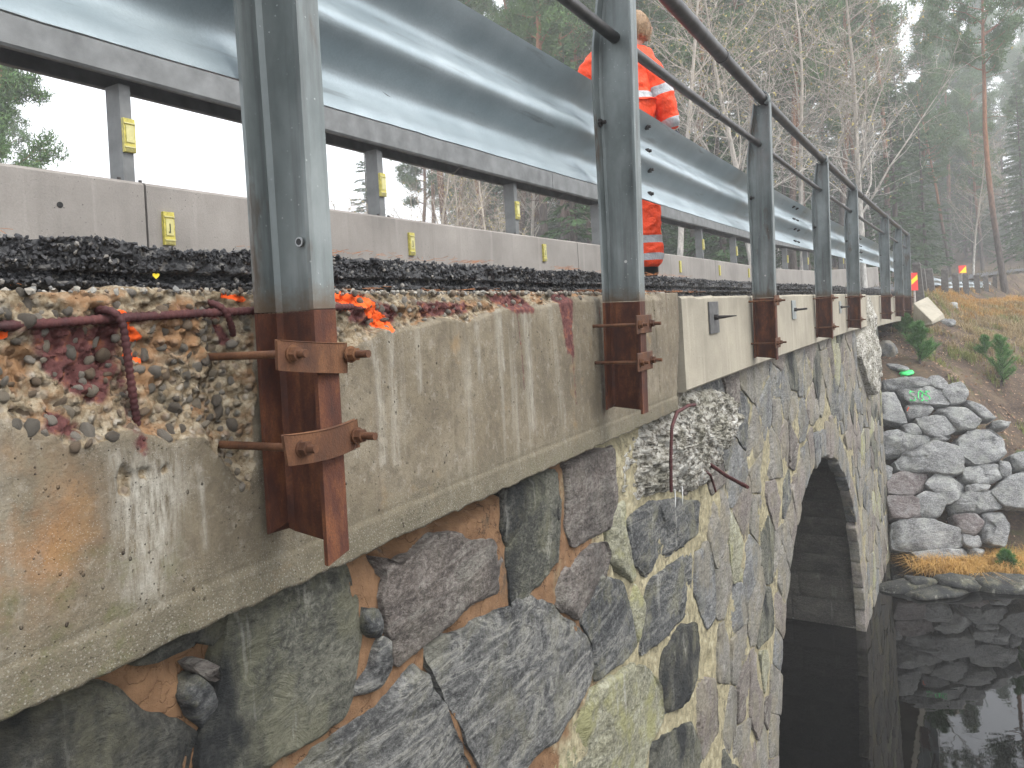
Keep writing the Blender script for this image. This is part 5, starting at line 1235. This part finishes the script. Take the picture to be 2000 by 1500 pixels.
def make_spruce(seed, H=14., spread=2.0, low=.06):
    q = np.random.RandomState(seed); root = thing('spruce_tree', '', 'spruce tree'); tr = MB(); br = MB()
    tr.tube([(0, 0, -.3), (0, 0, H * .5), (0, 0, H)], [.18, .10, .012], 7); P = []; D = []; nb = int(H * 8)
    for k in range(nb):
        u = (k + q.rand()) / nb; z = H * (low + (1 - low) * u); a = q.rand() * 6.28; L = spread * (1 - u) ** .8 * q.uniform(.7, 1.15) + .15
        pts = branch_path((0, 0, z), [math.cos(a), math.sin(a), .25 * u], L, 5, q, .08, -.10 + .05 * u); br.tube(pts, np.linspace(.022, .005, 6), 3, False)
        nn = int(38 * L) + 8; t = q.rand(nn) ** .8; c = np.stack([np.interp(t * 5, np.arange(6), pts[:, i]) for i in range(3)], 1); side = np.array([-math.sin(a), math.cos(a), 0])
        w = (q.rand(nn) - .5)[:, None] * .5 * L * (1.1 - t)[:, None]; c = c + side * w; c[:, 2] -= np.abs(w[:, 0]) * .3
        P.append(c); D.append(np.array([math.cos(a), math.sin(a), -.5]) + side * np.sign(w) * .9 + q.randn(nn, 3) * .35)
    P = np.concatenate(P); D = np.concatenate(D); F = blades(P, D, q.uniform(.20, .38, len(P)), q.uniform(.06, .11, len(P)), seed)
    tree_parts(root, tr, br, F, BARKS, NEEDS); return root
def make_birch(seed, H=13., leaves=500, name='bare_birch', spread=1.0):
    q = np.random.RandomState(seed); root = thing(name, '', 'birch tree'); tr = MB(); br = MB(); P = []
    tp = branch_path((0, 0, -.3), (q.randn() * .05, q.randn() * .05, 1), H, 9, q, .05, .03); tr.tube(tp, np.linspace(.11, .012, 10), 7)
    for k in range(30):
        t = q.uniform(.22, .98); a = q.rand() * 6.28; L = H * .30 * (1.15 - t) * q.uniform(.6, 1.2) * spread + .5; p = np.array([np.interp(t * 9, np.arange(10), tp[:, i]) for i in range(3)])
        b = branch_path(p, [math.cos(a), math.sin(a), q.uniform(.5, 1.2)], L, 6, q, .14, .02); br.tube(b, np.linspace(.034 * (1.2 - t), .008, 7), 4, False)
        for j in range(1, 7):
            for _ in range(2):
                c = branch_path(b[j], (b[j] - b[j-1]) / np.linalg.norm(b[j] - b[j-1]) + q.randn(3) * .55, L * q.uniform(.2, .42), 4, q, .2, -.01); br.tube(c, np.linspace(.010, .004, 5), 3, False)
                for i in (2, 3, 4):
                    for _2 in range(2):
                        e = branch_path(c[i], q.randn(3) * .8 + np.array([0, 0, .1]) + (c[i] - c[i-1]) * 2, L * .16, 2, q, .25, -.05); br.tube(e, [.0045, .003, .0015], 3, False); P.append(e[1:])
    P = np.concatenate(P); P = P[q.randint(0, len(P), leaves)] + q.randn(leaves, 3) * .03
    F = blades(P, q.randn(leaves, 3) - np.array([0, 0, .5]), q.uniform(.05, .09, leaves), q.uniform(.04, .07, leaves), seed)
    tree_parts(root, tr, br, F, BARKB, LEAFY, 'last_leaves'); return root
def make_sapling(seed, H, R, name='young_pine', mt=None, n=6000):
    q = np.random.RandomState(seed); root = thing(name, '', 'young pine'); tr = MB(); br = MB(); tr.tube([(0, 0, -.08), (0, 0, H * .6), (0, 0, H)], [.02, .012, .004], 6); P = []; D = []
    for k in range(34):
        u = (k + q.rand()) / 34; a = q.rand() * 6.28; L = R * (1.05 - u) ** .7 * q.uniform(.7, 1.15); pts = branch_path((0, 0, H * (.05 + .9 * u)), [math.cos(a), math.sin(a), .7], L, 3, q, .1, .12); br.tube(pts, [.007, .006, .005, .003], 4, False)
        nn = n // 34; t = q.rand(nn); c = np.stack([np.interp(t * 3, np.arange(4), pts[:, i]) for i in range(3)], 1); P.append(c); D.append((pts[-1] - pts[0])[None] / L * .8 + q.randn(nn, 3) * .7 + np.array([0, 0, .4]))
    P = np.concatenate(P); D = np.concatenate(D); F = blades(P, D, q.uniform(.06, .10, len(P)), .009, seed)
    tree_parts(root, tr, br, F, BARKS, mt or NEEDY); return root

pines = [make_pine(11, 21, .50, 2.7), make_pine(12, 19, .42, 2.4), make_pine(13, 23, .58, 3.0)]
spruces = [make_spruce(21, 15, 2.3), make_spruce(22, 10, 1.8, .02), make_spruce(23, 18, 2.6, .10)]
birches = [make_birch(31, 13, 500), make_birch(32, 10, 700, spread=1.3), make_birch(33, 15, 300)]
used = set()
def plant(protos, k, x, y, sc, rz, label, group=None, lean=0):
    p = protos[k % len(protos)]; z = float(ground(x, y)[0]); loc = (x, y, z)
    if p.name in used: o = dup(p, loc)
    else: used.add(p.name); o = p; o.location = loc
    o.rotation_euler = (lean * .3, lean, rz); o.scale = (sc, sc, sc); o['label'] = label
    if group: o['group'] = group
    elif 'group' in o: del o['group']
    return o
def xat(px, y): return (px - CX) / RES * y * math.cos(RHO) * 1.0
TREES = [  # protos, index, photograph x of the foot, distance, scale, label, lean
 (pines, 0, 1076, 27, .95, 'thick pine trunk rising left of the second near post', .0),
 (pines, 2, 885, 31, .9, 'pine standing left of the thick pine behind the guard rail', 0),
 (pines, 1, 1360, 30, 1.0, 'pine with rusty trunk behind the worker raised arm side', 0),
 (pines, 2, 1500, 33, .95, 'pine behind the third near post', 0),
 (pines, 0, 1585, 30, .8, 'slim pine just left of the fourth post', 0),
 (pines, 1, 1650, 38, 1.0, 'tall misty pine between fourth and fifth posts', 0),
 (pines, 2, 1968, 31, .74, 'leaning pine with bare trunk at the right beside the road', -.05),
 (pines, 0, 1860, 44, .58, 'misty pine behind the red and yellow sign', 0),
 (pines, 1, 1925, 52, .7, 'distant pine left of the leaning pine', 0),
 (pines, 0, 2060, 44, .75, 'pine at the right picture edge', 0),
 (birches, 0, 1330, 24, 1.05, 'bare pale branched birch behind the worker', 0),
 (birches, 1, 1480, 24, 1.2, 'wide bare birch above the third post', 0),
 (birches, 2, 1570, 27, 1.0, 'tall bare birch above the fourth post', 0),
 (birches, 1, 1690, 27, 1.25, 'bare birch with spreading pale twigs above the fifth post', .05),
 (birches, 0, 1905, 36, .55, 'small yellow leaved birch right of the red and yellow sign', 0),
 (birches, 2, 835, 20, .62, 'crooked pale birch seen under the far rail beam', .08),
 (birches, 1, 720, 19, .6, 'bare bush like birch left of the crooked birch', -.05),
 (birches, 0, 960, 21, .6, 'bare thin birch seen under the beam near the thick pine', .03),
 (birches, 2, 690, 16, .5, 'thin bare bush close behind the parapet beside the big near post', .1),
 (birches, 1, 800, 17, .5, 'twiggy bare bush behind the parapet left of the crooked birch', -.08),
 (birches, 0, 900, 18, .55, 'bare twiggy bush behind the parapet under the guard rail', .05),
 (birches, 1, 1010, 18, .5, 'low bare bush just left of the thick pine trunk', 0),
 (pines, 1, 960, 36, .9, 'green pine crown above the guard rail top edge', 0),
 (pines, 0, 1180, 34, .9, 'green pine directly behind the worker', 0),
 (spruces, 0, 1260, 30, .9, 'green spruce right behind the worker shoulder', 0),
 (spruces, 2, 1480, 40, .9, 'tall spruce in the mist above the third post', 0),
 (pines, 2, 1740, 42, .95, 'tall red barked pine above the sixth post', 0),
 (pines, 1, 1800, 48, .9, 'red barked pine left of the sign', 0),
 (spruces, 1, 1130, 25, .9, 'dense green spruce behind the second near post', 0),
 (spruces, 0, 1420, 27, .75, 'dark green spruce right of the worker', 0),
 (spruces, 2, 1545, 34, .7, 'spruce in the mist between third and fourth posts', 0),
 (spruces, 1, 1760, 34, .9, 'dark spruce behind the far end of the bridge', 0),
 (spruces, 0, 1815, 38, .6, 'bushy spruce left of the red and yellow sign', 0),
 (spruces, 2, 2010, 42, .6, 'misty spruce at the right edge', 0),
]
for pr, k, px, y, sc, lab, lean in TREES:
    plant(pr, k, xat(px, y), y, sc, (px * .37) % 6.28, lab, None, lean)
# crown of a pine overhanging the far left
plant(pines, 1, xat(-25, 19), 19, .62, 1.0, 'pine whose drooping crown hangs at the left edge above the parapet')
plant(pines, 0, xat(-70, 26), 26, .62, 2.0, 'second pine beyond the left picture edge')
# the wood behind: trees nothing tells apart
rt = np.random.RandomState(5); cnt = 0
for k in range(250):
    y = rt.uniform(30, 62) if k < 110 else rt.uniform(48, 95); px = rt.uniform(900, 2150) if k < 100 or k > 110 else rt.uniform(600, 900)
    if px < 1000 and y < 50: y += 20
    if px < 900 and k % 2: continue
    x = xat(px, y); rk = 1.0
    if px > 1790:
        y = rt.uniform(52, 105); x = xat(px, y); rk = float(np.clip((.5 * y - 10.5) / 21, .5, 1.25)) / 1.05
    if np.min(np.hypot(x - RP[:, 0], y - RP[:, 1])) < 4: continue
    c = rt.rand()
    if k > 110: plant(spruces, k, x, y, rk * rt.uniform(.7, 1.25), rt.rand() * 6.28, 'spruce among the misty wood behind the bridge', 'spruces of the misty wood')
    elif c < .58: plant(pines, k, x, y, rk * rt.uniform(.8, 1.15), rt.rand() * 6.28, 'pine among the misty wood behind the bridge', 'pines of the misty wood')
    elif c < .86: plant(spruces, k, x, y, rk * rt.uniform(.45, 1.05), rt.rand() * 6.28, 'spruce among the misty wood behind the bridge', 'spruces of the misty wood')
    else: plant(birches, k, x, y, rk * rt.uniform(.8, 1.3), rt.rand() * 6.28, 'bare birch among the misty wood behind the bridge', 'birches of the misty wood')
for p in pines + spruces + birches:
    if p.name not in used: p.location = (xat(1700, 60), 60, float(ground(xat(1700, 60), 60)[0]))
# undergrowth
bush = [make_sapling(41, .62, .34), make_sapling(42, .95, .42), make_sapling(43, .45, .28)]
for k, (b, px, py, sc, lab) in enumerate([(0, 1797, 712, 1.35, 'bright green young pine on the earth below the beam end'), (1, 1958, 752, 1.1, 'young pine at the right on the leafy slope'), (2, 1768, 655, 1.0, 'small young pine tuft under the last posts'), (0, 1925, 700, .8, 'little young pine up slope from the right hand one'), (1, 2012, 1010, 1.3, 'green young pine at the right edge beside the stone wall'), (2, 1970, 1125, .9, 'low green pine twig in the orange grass')]):
    p = gat(px, py); p = at(px, py, 12.4) if p is None else p; o = bush[b] if bush[b].name not in used else dup(bush[b]); used.add(bush[b].name); o.location = tuple(p); o.rotation_euler = (0, 0, k); o.scale = (sc,)*3; o['label'] = lab
# grass
def grass(name, label, P, L, Wd, mt, seed, bend=.5):
    q = np.random.RandomState(seed); n = len(P); a = q.rand(n) * 6.28; d = np.stack([np.cos(a), np.sin(a), np.zeros(n)], 1); L = L * q.uniform(.5, 1.2, n)[:, None]; b = (bend * q.uniform(.3, 1.5, n))[:, None]
    s_ = np.stack([-np.sin(a), np.cos(a), np.zeros(n)], 1) * Wd; up = np.array([0, 0, 1.0])
    m1 = P + up * L * .55 + d * L * b * .3; e = P + up * L * (.9 - b * .45) + d * L * b
    V = np.stack([P - s_, P + s_, m1 - s_*.7, m1 + s_*.7, e], 1).reshape(-1, 3); F = []
    i = (np.arange(n) * 5)[:, None]; F = np.concatenate([i + [0, 1, 3], i + [0, 3, 2], i + [2, 3, 4]])
    return tag(link(name, mesh(name, V, F, False), mt), label, 'grass', kind='stuff')
def clump(pxys, n, spread, seed):
    q = np.random.RandomState(seed); out = []
    for px, py, w in pxys:
        p = gat(px, py)
        if p is None: continue
        k = int(n * w); c = q.randn(max(1, k // 40), 2) * spread; cc = c[q.randint(0, len(c), k)] + q.randn(k, 2) * .07; xy = p[:2] + cc; out.append(np.column_stack([xy, ground(xy[:, 0], xy[:, 1])]))
    return np.concatenate(out)
Pg = clump([(x, 1116 + 12 * math.sin(x), 1.0) for x in range(1735, 2080, 12)], 230, .22, 61)
Pg = Pg[Pg[:, 1] < 12.95]; grass('withered_grass', 'orange withered grass hanging over the water below the stone wall', Pg, .42, .0045, GRASSO, 62, 1.0)
Pg = clump([(x, y, 1.0) for x in range(1860, 2080, 16) for y in (586, 592, 598, 604)], 260, .6, 63); grass('slope_grass', 'orange yellow tall grass on the road shoulder', Pg, .24, .005, GRASSO, 64, .7)
Pg = clump([(x, y, 1.0) for x in range(1850, 2090, 20) for y in (596, 606, 618, 632, 650, 670, 695, 720)] + [(1800, 600, 1), (1830, 592, 1), (1880, 735, 1.5)], 70, .5, 65); grass('bank_grass', 'thin green and straw grass tufts on the leafy slope', Pg, .20, .005, GRASSG, 66, .8)
Pg = clump([(x, y, 1.0) for x in range(1860, 2090, 18) for y in (598, 612, 628, 648, 672)], 190, .5, 165); grass('straw_grass', 'pale straw coloured dry grass covering the upper slope', Pg, .24, .005, mat_leaf('straw', (.26, .19, .09), (.46, .36, .20)), 166, 1.0)
Pg = clump([(x, 1110, 1.0) for x in range(1940, 2060, 14)], 110, .2, 67); grass('shore_grass', 'green grass tuft at the right end of the shore', Pg, .30, .004, GRASSG, 68, .8)
q = np.random.RandomState(70); n = 2600; xy = np.column_stack([q.uniform(6.5, 16, n), q.uniform(14.2, 22, n)]); 
V, Fc = blades(np.column_stack([xy, ground(xy[:, 0], xy[:, 1]) + .035]), q.randn(n, 3) * [1, 1, .25], q.uniform(.04, .08, n), q.uniform(.03, .06, n), 71)
tag(link('fallen_leaves', mesh('fallen_leaves', V, Fc, False), LEAFB), 'brown fallen leaves scattered over the earth bank', 'leaves', kind='stuff')
n = 14000; xx = q.uniform(-20, 90, n); yy = q.uniform(24, 70, n); V, Fc = blades(np.column_stack([xx, yy, ground(xx, yy)]), q.randn(n, 3) * .5 + [0, 0, 1], q.uniform(.2, .6, n), q.uniform(.02, .05, n), 72)
tag(link('undergrowth', mesh('undergrowth', V, Fc, False), mat_leaf('heath and bilberry', (.10, .09, .035), (.20, .17, .07))), 'low brown green heath under the trees', 'undergrowth', kind='stuff')

# ------------------------------------------------------------------ guard posts and signs along the road beyond
WOOD = plain('grey weathered wood', (.12, .11, .10), .9, 0, .35, 14, .006)
gposts = GP
gp0 = None; gl = ['big grey guard post right beside the last bridge post', 'leaning grey guard post, second from the bridge end', 'grey guard post, third from the bridge end', 'grey guard post left of the red and yellow sign', 'grey guard post just left of the sign pole', 'grey guard post just right of the red and yellow sign', 'second grey guard post right of the sign', 'third grey guard post right of the sign', 'fourth grey guard post right of the sign', 'fifth grey guard post right of the sign', 'small far guard post left of the right edge', 'smallest guard post at the right picture edge', 'guard post outside the right edge']
gpt = []
for k, (px, py, y) in enumerate(gposts):
    top = at(px, py, y); H_ = .95
    if gp0 is None:
        gp0 = thing('guard_post', gl[0], 'guard post', (0, 0, 0), 0, 'grey guard posts along the road')
        m = MB(); m.add([(x, yy_, z) for z, e in ((-.5, 0), (.90, 0), (.95, .02)) for x, yy_ in ((-.085+e, -.085+e), (.085-e, -.085+e), (.085-e, .085-e), (-.085+e, .085-e))], [tuple(f) for f in gridfaces(3, 4, True)[:, ::1]] + [(8, 9, 10, 11), (3, 2, 1, 0)]); kid(gp0, m.build('post', WOOD, gp0))
        m = MB(); m.tube([(-.105, 0, .66), (-.085, 0, .66)], .03, 6); kid(gp0, m.build('bolt', BOLT, gp0)); o = gp0
    else: o = dup(gp0, label=gl[k])
    o.location = (top[0], top[1], top[2] - H_); o.rotation_euler = (rs.uniform(-.05, .05), rs.uniform(-.06, .06), -.6); gpt.append(top)
g2 = thing('road_guard_rail', 'grey low guard rail beam fixed behind the row of guard posts', 'guard rail', tuple(gpt[3]), world_children=True)
for a, b in ((0, 4), (4, 8), (8, 12)):
    m = MB(); P = np.array(gpt[a:b+1]); d = np.array([-.13, .10, 0]); rows = []
    for p in P:
        for o_, h_ in [(0, -.46), (.05, -.40), (0, -.34), (.05, -.27), (0, -.21), (-.01, -.21), (.04, -.27), (-.01, -.34), (.04, -.40), (-.01, -.46)]: rows.append(p + d * (1 + o_ * 4) + np.array([0, 0, h_]))
    m.add(rows, [tuple(f) for f in gridfaces(len(P), 10, True)]); m.build('rail_segment', RAIL, g2)
REDS = plain('red reflective sheeting', (.85, .05, .04), .4, 0, .05); YELS = plain('yellow reflective sheeting', (.95, .80, .02), .4, 0, .05); POLE = plain('pale sign pole', (.45, .40, .36), .5)
def sign(label, px, py, y, w, h, stripes):
    c = at(px, py, y); t = thing('marker_sign', label, 'road sign', (c[0], c[1], c[2] - h / 2 - .7), group='red and yellow marker boards', world_children=True)
    T = lambda V: c + V; m = MB(); m.box(-w/2, w/2, -.004, .008, -h/2, h/2, T); m.build('board', REDS, t)
    m = MB()
    for s_ in stripes: 
        V = np.array([(x * w / 2, -.0065, z * h / 2) for x, z in s_]); m.add(c + V, [tuple(range(len(V)))]); 
    m.build('stripe', YELS, t)
    m = MB(); m.tube([c + [0, .03, h / 2 - .02], c + [0, .03, -h/2 - .75]], .025, 8); m.build('pole', POLE if stripes[0][0][0] else POLE, t); return t
sign('square red and yellow marker board on a pole among the guard posts', 1880, 526, 26, .27, .27, [[(-.85, -.9), (.9, -.9), (.9, .85)]])
sign('red and yellow striped marker board beside the last bridge post', 1786, 550, 17.6, .16, .42, [[(-.95, -.35), (.95, .25), (.95, .80), (-.95, .20)]])

# ------------------------------------------------------------------ the road worker
def hv(name, c, band):
    g = G(name, .6, spec=.3); v = g.co(); n_ = g.noise(v, 9, 5, .6); b = g.at('band')
    col = g.mix(g.rng(n_, .3, .7), tuple(x * .75 for x in c), c); m_ = g.rng(b, .48, .52)
    col = g.mix(m_, col, (.42, .43, .44)); return g.done(col, g.rng(m_, 0, 1, .65, .35), g.bump(n_, .05, .8))
HV = hv('fluorescent orange cloth', (.98, .085, .022), 0); SKIN = plain('skin', (.55, .33, .25), .55); HAIR = plain('light brown hair', (.30, .19, .10), .6, 0, .4, 80); NAVY = plain('navy cloth', (.015, .018, .035), .8); BOOT = plain('black boot', (.015, .014, .013), .6)
def skin(name, verts, edges, radii, root_i, mt, parent, sub=2, disp=0.0):
    me = bpy.data.meshes.new(name); me.from_pydata(verts, edges, []); o = bpy.data.objects.new(name, me); COL.objects.link(o)
    md = o.modifiers.new('skin', 'SKIN'); md.use_smooth_shade = True
    for i, r in enumerate(radii): me.skin_vertices[0].data[i].radius = r if hasattr(r, '__len__') else (r, r)
    for i in range(len(verts)): me.skin_vertices[0].data[i].use_root = (i == root_i)
    sb = o.modifiers.new('sub', 'SUBSURF'); sb.levels = sub; sb.render_levels = sub
    dg = bpy.context.evaluated_depsgraph_get(); dg.update(); me2 = bpy.data.meshes.new_from_object(o.evaluated_get(dg)); o.modifiers.clear(); o.data = me2; bpy.data.meshes.remove(me)
    me2.name = name; me2.materials.clear(); me2.materials.append(mt); me2.polygons.foreach_set('use_smooth', [True] * len(me2.polygons))
    if disp:
        co = np.empty(len(me2.vertices) * 3, np.float32); me2.vertices.foreach_get('co', co); c = co.reshape(-1, 3); nr = np.empty_like(co); me2.vertices.foreach_get('normal', nr); nr = nr.reshape(-1, 3)
        c = c + nr * (disp * fbm(c[:, 0] * 7, c[:, 1] * 7, c[:, 2] * 11, 200, 3) + disp * .5 * (1 - 2 * np.abs(fbm(c[:, 0] * 10, c[:, 1] * 10, c[:, 2] * 16, 201, 2))))[:, None]; me2.vertices.foreach_set('co', c.ravel().astype(np.float32)); me2.update()
    o.parent = parent; return o
wy = 5.0; wx = xat(1242, wy); worker = thing('person', 'worker in orange high visibility jacket and trousers, back turned, behind the guard rail', 'person', (wx, wy, 4.305), -.12)
HT = 1.80
sh = 1.47
bodyV = [(0, 0, .95), (0, 0, 1.12), (0, .01, 1.32), (.02, .01, 1.48), (.07, .02, 1.56), (.11, .03, 1.66), (.12, .03, 1.745),
         (.17, .01, sh), (.25, .00, 1.22), (.305, .05, 1.00), (.31, .08, .91), (-.17, .01, sh), (-.30, .05, 1.24), (-.26, .24, 1.10), (-.18, .33, 1.08),
         (.09, 0, .90), (.10, .02, .50), (.115, -.02, .09), (.115, .12, .03), (-.08, 0, .90), (-.06, .04, .50), (-.05, .0, .09), (-.06, .13, .03)]
bodyE = [(0,1),(1,2),(2,3),(3,4),(4,5),(5,6),(3,7),(7,8),(8,9),(9,10),(3,11),(11,12),(12,13),(13,14),(0,15),(15,16),(16,17),(17,18),(0,19),(19,20),(20,21),(21,22)]
skin('body', bodyV, bodyE, [(.14,.10),(.13,.095),(.15,.10),(.10,.07),.052,(.080,.098),(.070,.082),.06,.045,.033,.026,.06,.045,.033,.026,.085,.055,.04,.03,.085,.055,.04,.03], 0, SKIN, worker)
jv = [(0, 0, .80), (0, 0, .98), (0, .0, 1.16), (0, .01, 1.34), (.02, .015, 1.47), (.07, .025, 1.545), (.15, .01, 1.455), (.21, .005, 1.35), (.258, .00, 1.22), (.288, .025, 1.11), (.308, .055, .985), (-.16, .01, 1.465), (-.245, .02, 1.37), (-.31, .05, 1.25), (-.29, .15, 1.16), (-.255, .24, 1.10)]
je = [(0,1),(1,2),(2,3),(3,4),(4,5),(4,6),(6,7),(7,8),(8,9),(9,10),(4,11),(11,12),(12,13),(13,14),(14,15)]
jk = skin('jacket', jv, je, [(.215,.165),(.205,.16),(.195,.15),(.20,.15),(.15,.12),(.092,.095),(.105,.105),(.092,.092),(.085,.085),(.082,.082),(.072,.072),(.105,.105),(.092,.092),(.085,.085),(.08,.08),(.07,.07)], 1, HV, worker, 4, .018)
def setband(o, fn):
    me = o.data; co = np.empty(len(me.vertices) * 3, np.float32); me.vertices.foreach_get('co', co); c = co.reshape(-1, 3); attr(me, 'band', fn(c))
def jb(c):
    r = np.zeros(len(c)); arm = (c[:, 0] > .175) & (c[:, 2] < 1.40) & (c[:, 0] > .16 + .13 * (1.4 - c[:, 2])); arml = (c[:, 0] < -.235)
    t = (c[:, 2] + .25 * 0 * c[:, 0])
    bandf = lambda x, a, w: sm(w - np.abs(x - a), -.004, .004)
    torso = np.maximum(bandf(t, 1.205, .026), bandf(t, .93, .026))
    ax_ = (c[:, 2] * .94 - c[:, 0] * .30)
    armb = np.maximum(bandf(ax_, 1.245 * .94 - .25 * .30, .030), bandf(ax_, 1.03 * .94 - .30 * .30, .030))
    return np.where(arm | arml, armb, torso)
setband(jk, jb)
tv_ = [(0, 0, .93), (.09, 0, .86), (.105, .02, .50), (.115, -.01, .06), (-.08, 0, .86), (-.06, .04, .50), (-.05, .0, .06)]
tr_ = skin('trousers', tv_, [(0,1),(1,2),(2,3),(0,4),(4,5),(5,6)], [(.19,.15),(.125,.13),.105,.095,(.125,.13),.105,.095], 0, HV, worker, 4, .014)
setband(tr_, lambda c: np.maximum(sm(.026 - np.abs(c[:, 2] - .262), -.004, .004), sm(.022 - np.abs(c[:, 2] - .145), -.004, .004)))
for sx, a in ((1, (.115, -.03, .06)), (-1, (-.05, -.02, .06))): skin('boot', [(a[0], a[1], .11), (a[0], a[1], .05), (a[0] + .01*sx, a[1] + .10, .045), (a[0] + .015*sx, a[1] + .19, .04)], [(0,1),(1,2),(2,3)], [.055, .055, (.05,.045), (.045,.035)], 1, BOOT, worker, 2)
def hand(p, d, side):
    p = np.array(p); d = np.array(d, float); d /= np.linalg.norm(d); s_ = np.array([0, 1.0, 0]); s_ = s_ - d * s_.dot(d); s_ /= np.linalg.norm(s_)
    nrm = np.cross(d, s_) * side; V = [p, p + d*.05, p + d*.085]; E = [(0, 1), (1, 2)]; R = [.03, (.036, .022), (.036, .02)]
    for k in range(4):
        b = p + d*.085 + s_*(k - 1.5)*.019; L = (.065, .078, .072, .055)[k]; i = len(V); V += [b, b + d*L*.45 + nrm*.008, b + d*L*.85 + nrm*.03]; E += [(2, i), (i, i+1), (i+1, i+2)]; R += [.0098, .0095, .008]
    i = len(V); V += [p + d*.03 + s_*.035, p + d*.065 + s_*.055 + nrm*.012, p + d*.095 + s_*.052 + nrm*.025]; E += [(1, i), (i, i+1), (i+1, i+2)]; R += [.012, .011, .009]
    return skin('glove', [tuple(v) for v in V], E, R, 1, NAVY, worker, 2)
hand((.318, .066, .935), (.05, .10, -1), -1); hand((-.235, .275, 1.085), (.5, .7, -.1), 1)
skin('cuff', [(.309, .050, 1.0), (.320, .066, .925)], [(0, 1)], [.062, .050], 0, NAVY, worker, 2)
skin('collar', [(.05, .02, 1.50), (.085, .025, 1.585)], [(0, 1)], [(.088, .09), (.078, .085)], 0, plain('dark red collar cloth', (.75, .03, .02), .7), worker, 2)
# hair: cap plus strands
import bmesh
bm = bmesh.new(); bmesh.ops.create_icosphere(bm, subdivisions=4, radius=1)
for v in bm.verts:
    c = v.co.copy(); k = 1.0; f = 1 + .05 * float(fbm(c.x * 4, c.y * 4, c.z * 2, 230, 3)); back = c.y < .25
    if c.z < -.25 and not back: f *= .80
    if c.z < -.62: f *= .86
    if c.y > .45 and c.z < .35: f *= .82
    v.co = Vector((c.x * .090 * f + .115, c.y * .108 * f + .022, c.z * .125 * f + 1.685))
me = bpy.data.meshes.new('hair'); bm.to_mesh(me); bm.free(); me.polygons.foreach_set('use_smooth', [True]*len(me.polygons)); hair = link('hair', me, HAIR, worker)
q = np.random.RandomState(9); n = 1800; d = q.randn(n, 3); d /= np.linalg.norm(d, axis=1)[:, None]; keep = (d[:, 2] > -.6) & ((d[:, 1] < .3) | (d[:, 2] > .4)); d = d[keep]; P = d * [.092, .110, .127] + [.115, .022, 1.685]; D = np.cross(d, [0.2, 0.1, 1]); D = D * .4 + d * .35 - np.array([0, 0, .9])
V, Fc = blades(P, D, .035, .003, 10); link('hair_strands', mesh('hair_strands', V, Fc, False), HAIR, hair)
# face (turned away): nose, ears, eyes, mouth
m = MB(); m.tube([(.115, .125, 1.69), (.115, .148, 1.665), (.115, .128, 1.655)], [.008, .013, .009], 8); m.build('nose', SKIN, worker, True)
for sx in (-1, 1):
    m = MB(); m.tube([(.115+sx*.082, .03, 1.70), (.115+sx*.094, .02, 1.685), (.115+sx*.090, .022, 1.655)], [.008, .014, .007], 8); m.build('ear', SKIN, worker, True)
    m = MB(); m.tube([(.115+sx*.032, .118, 1.70), (.115+sx*.032, .123, 1.70)], .010, 10); m.build('eye', plain('eye', (.08, .07, .06), .3), worker, True)
m = MB(); m.tube([(.09, .118, 1.625), (.115, .127, 1.623), (.14, .118, 1.625)], .006, 6); m.build('mouth', plain('lips', (.45, .20, .17)), worker, True)

# ------------------------------------------------------------------ mist: one closed box of pale air round everything
HAZE = bpy.data.materials.new('pale mist'); HAZE.use_nodes = True; nt = HAZE.node_tree; nt.nodes.clear()
ho = nt.nodes.new('ShaderNodeOutputMaterial'); pv = nt.nodes.new('ShaderNodeVolumePrincipled'); pv.inputs['Density'].default_value = .0036; pv.inputs['Color'].default_value = (.985, .99, 1.0, 1); pv.inputs['Anisotropy'].default_value = .2
nt.links.new(pv.outputs[0], ho.inputs['Volume'])
m = MB(); m.box(-180, 220, -70, 250, -3.2, 62); tag(m.build('haze', HAZE), kind='stuff')
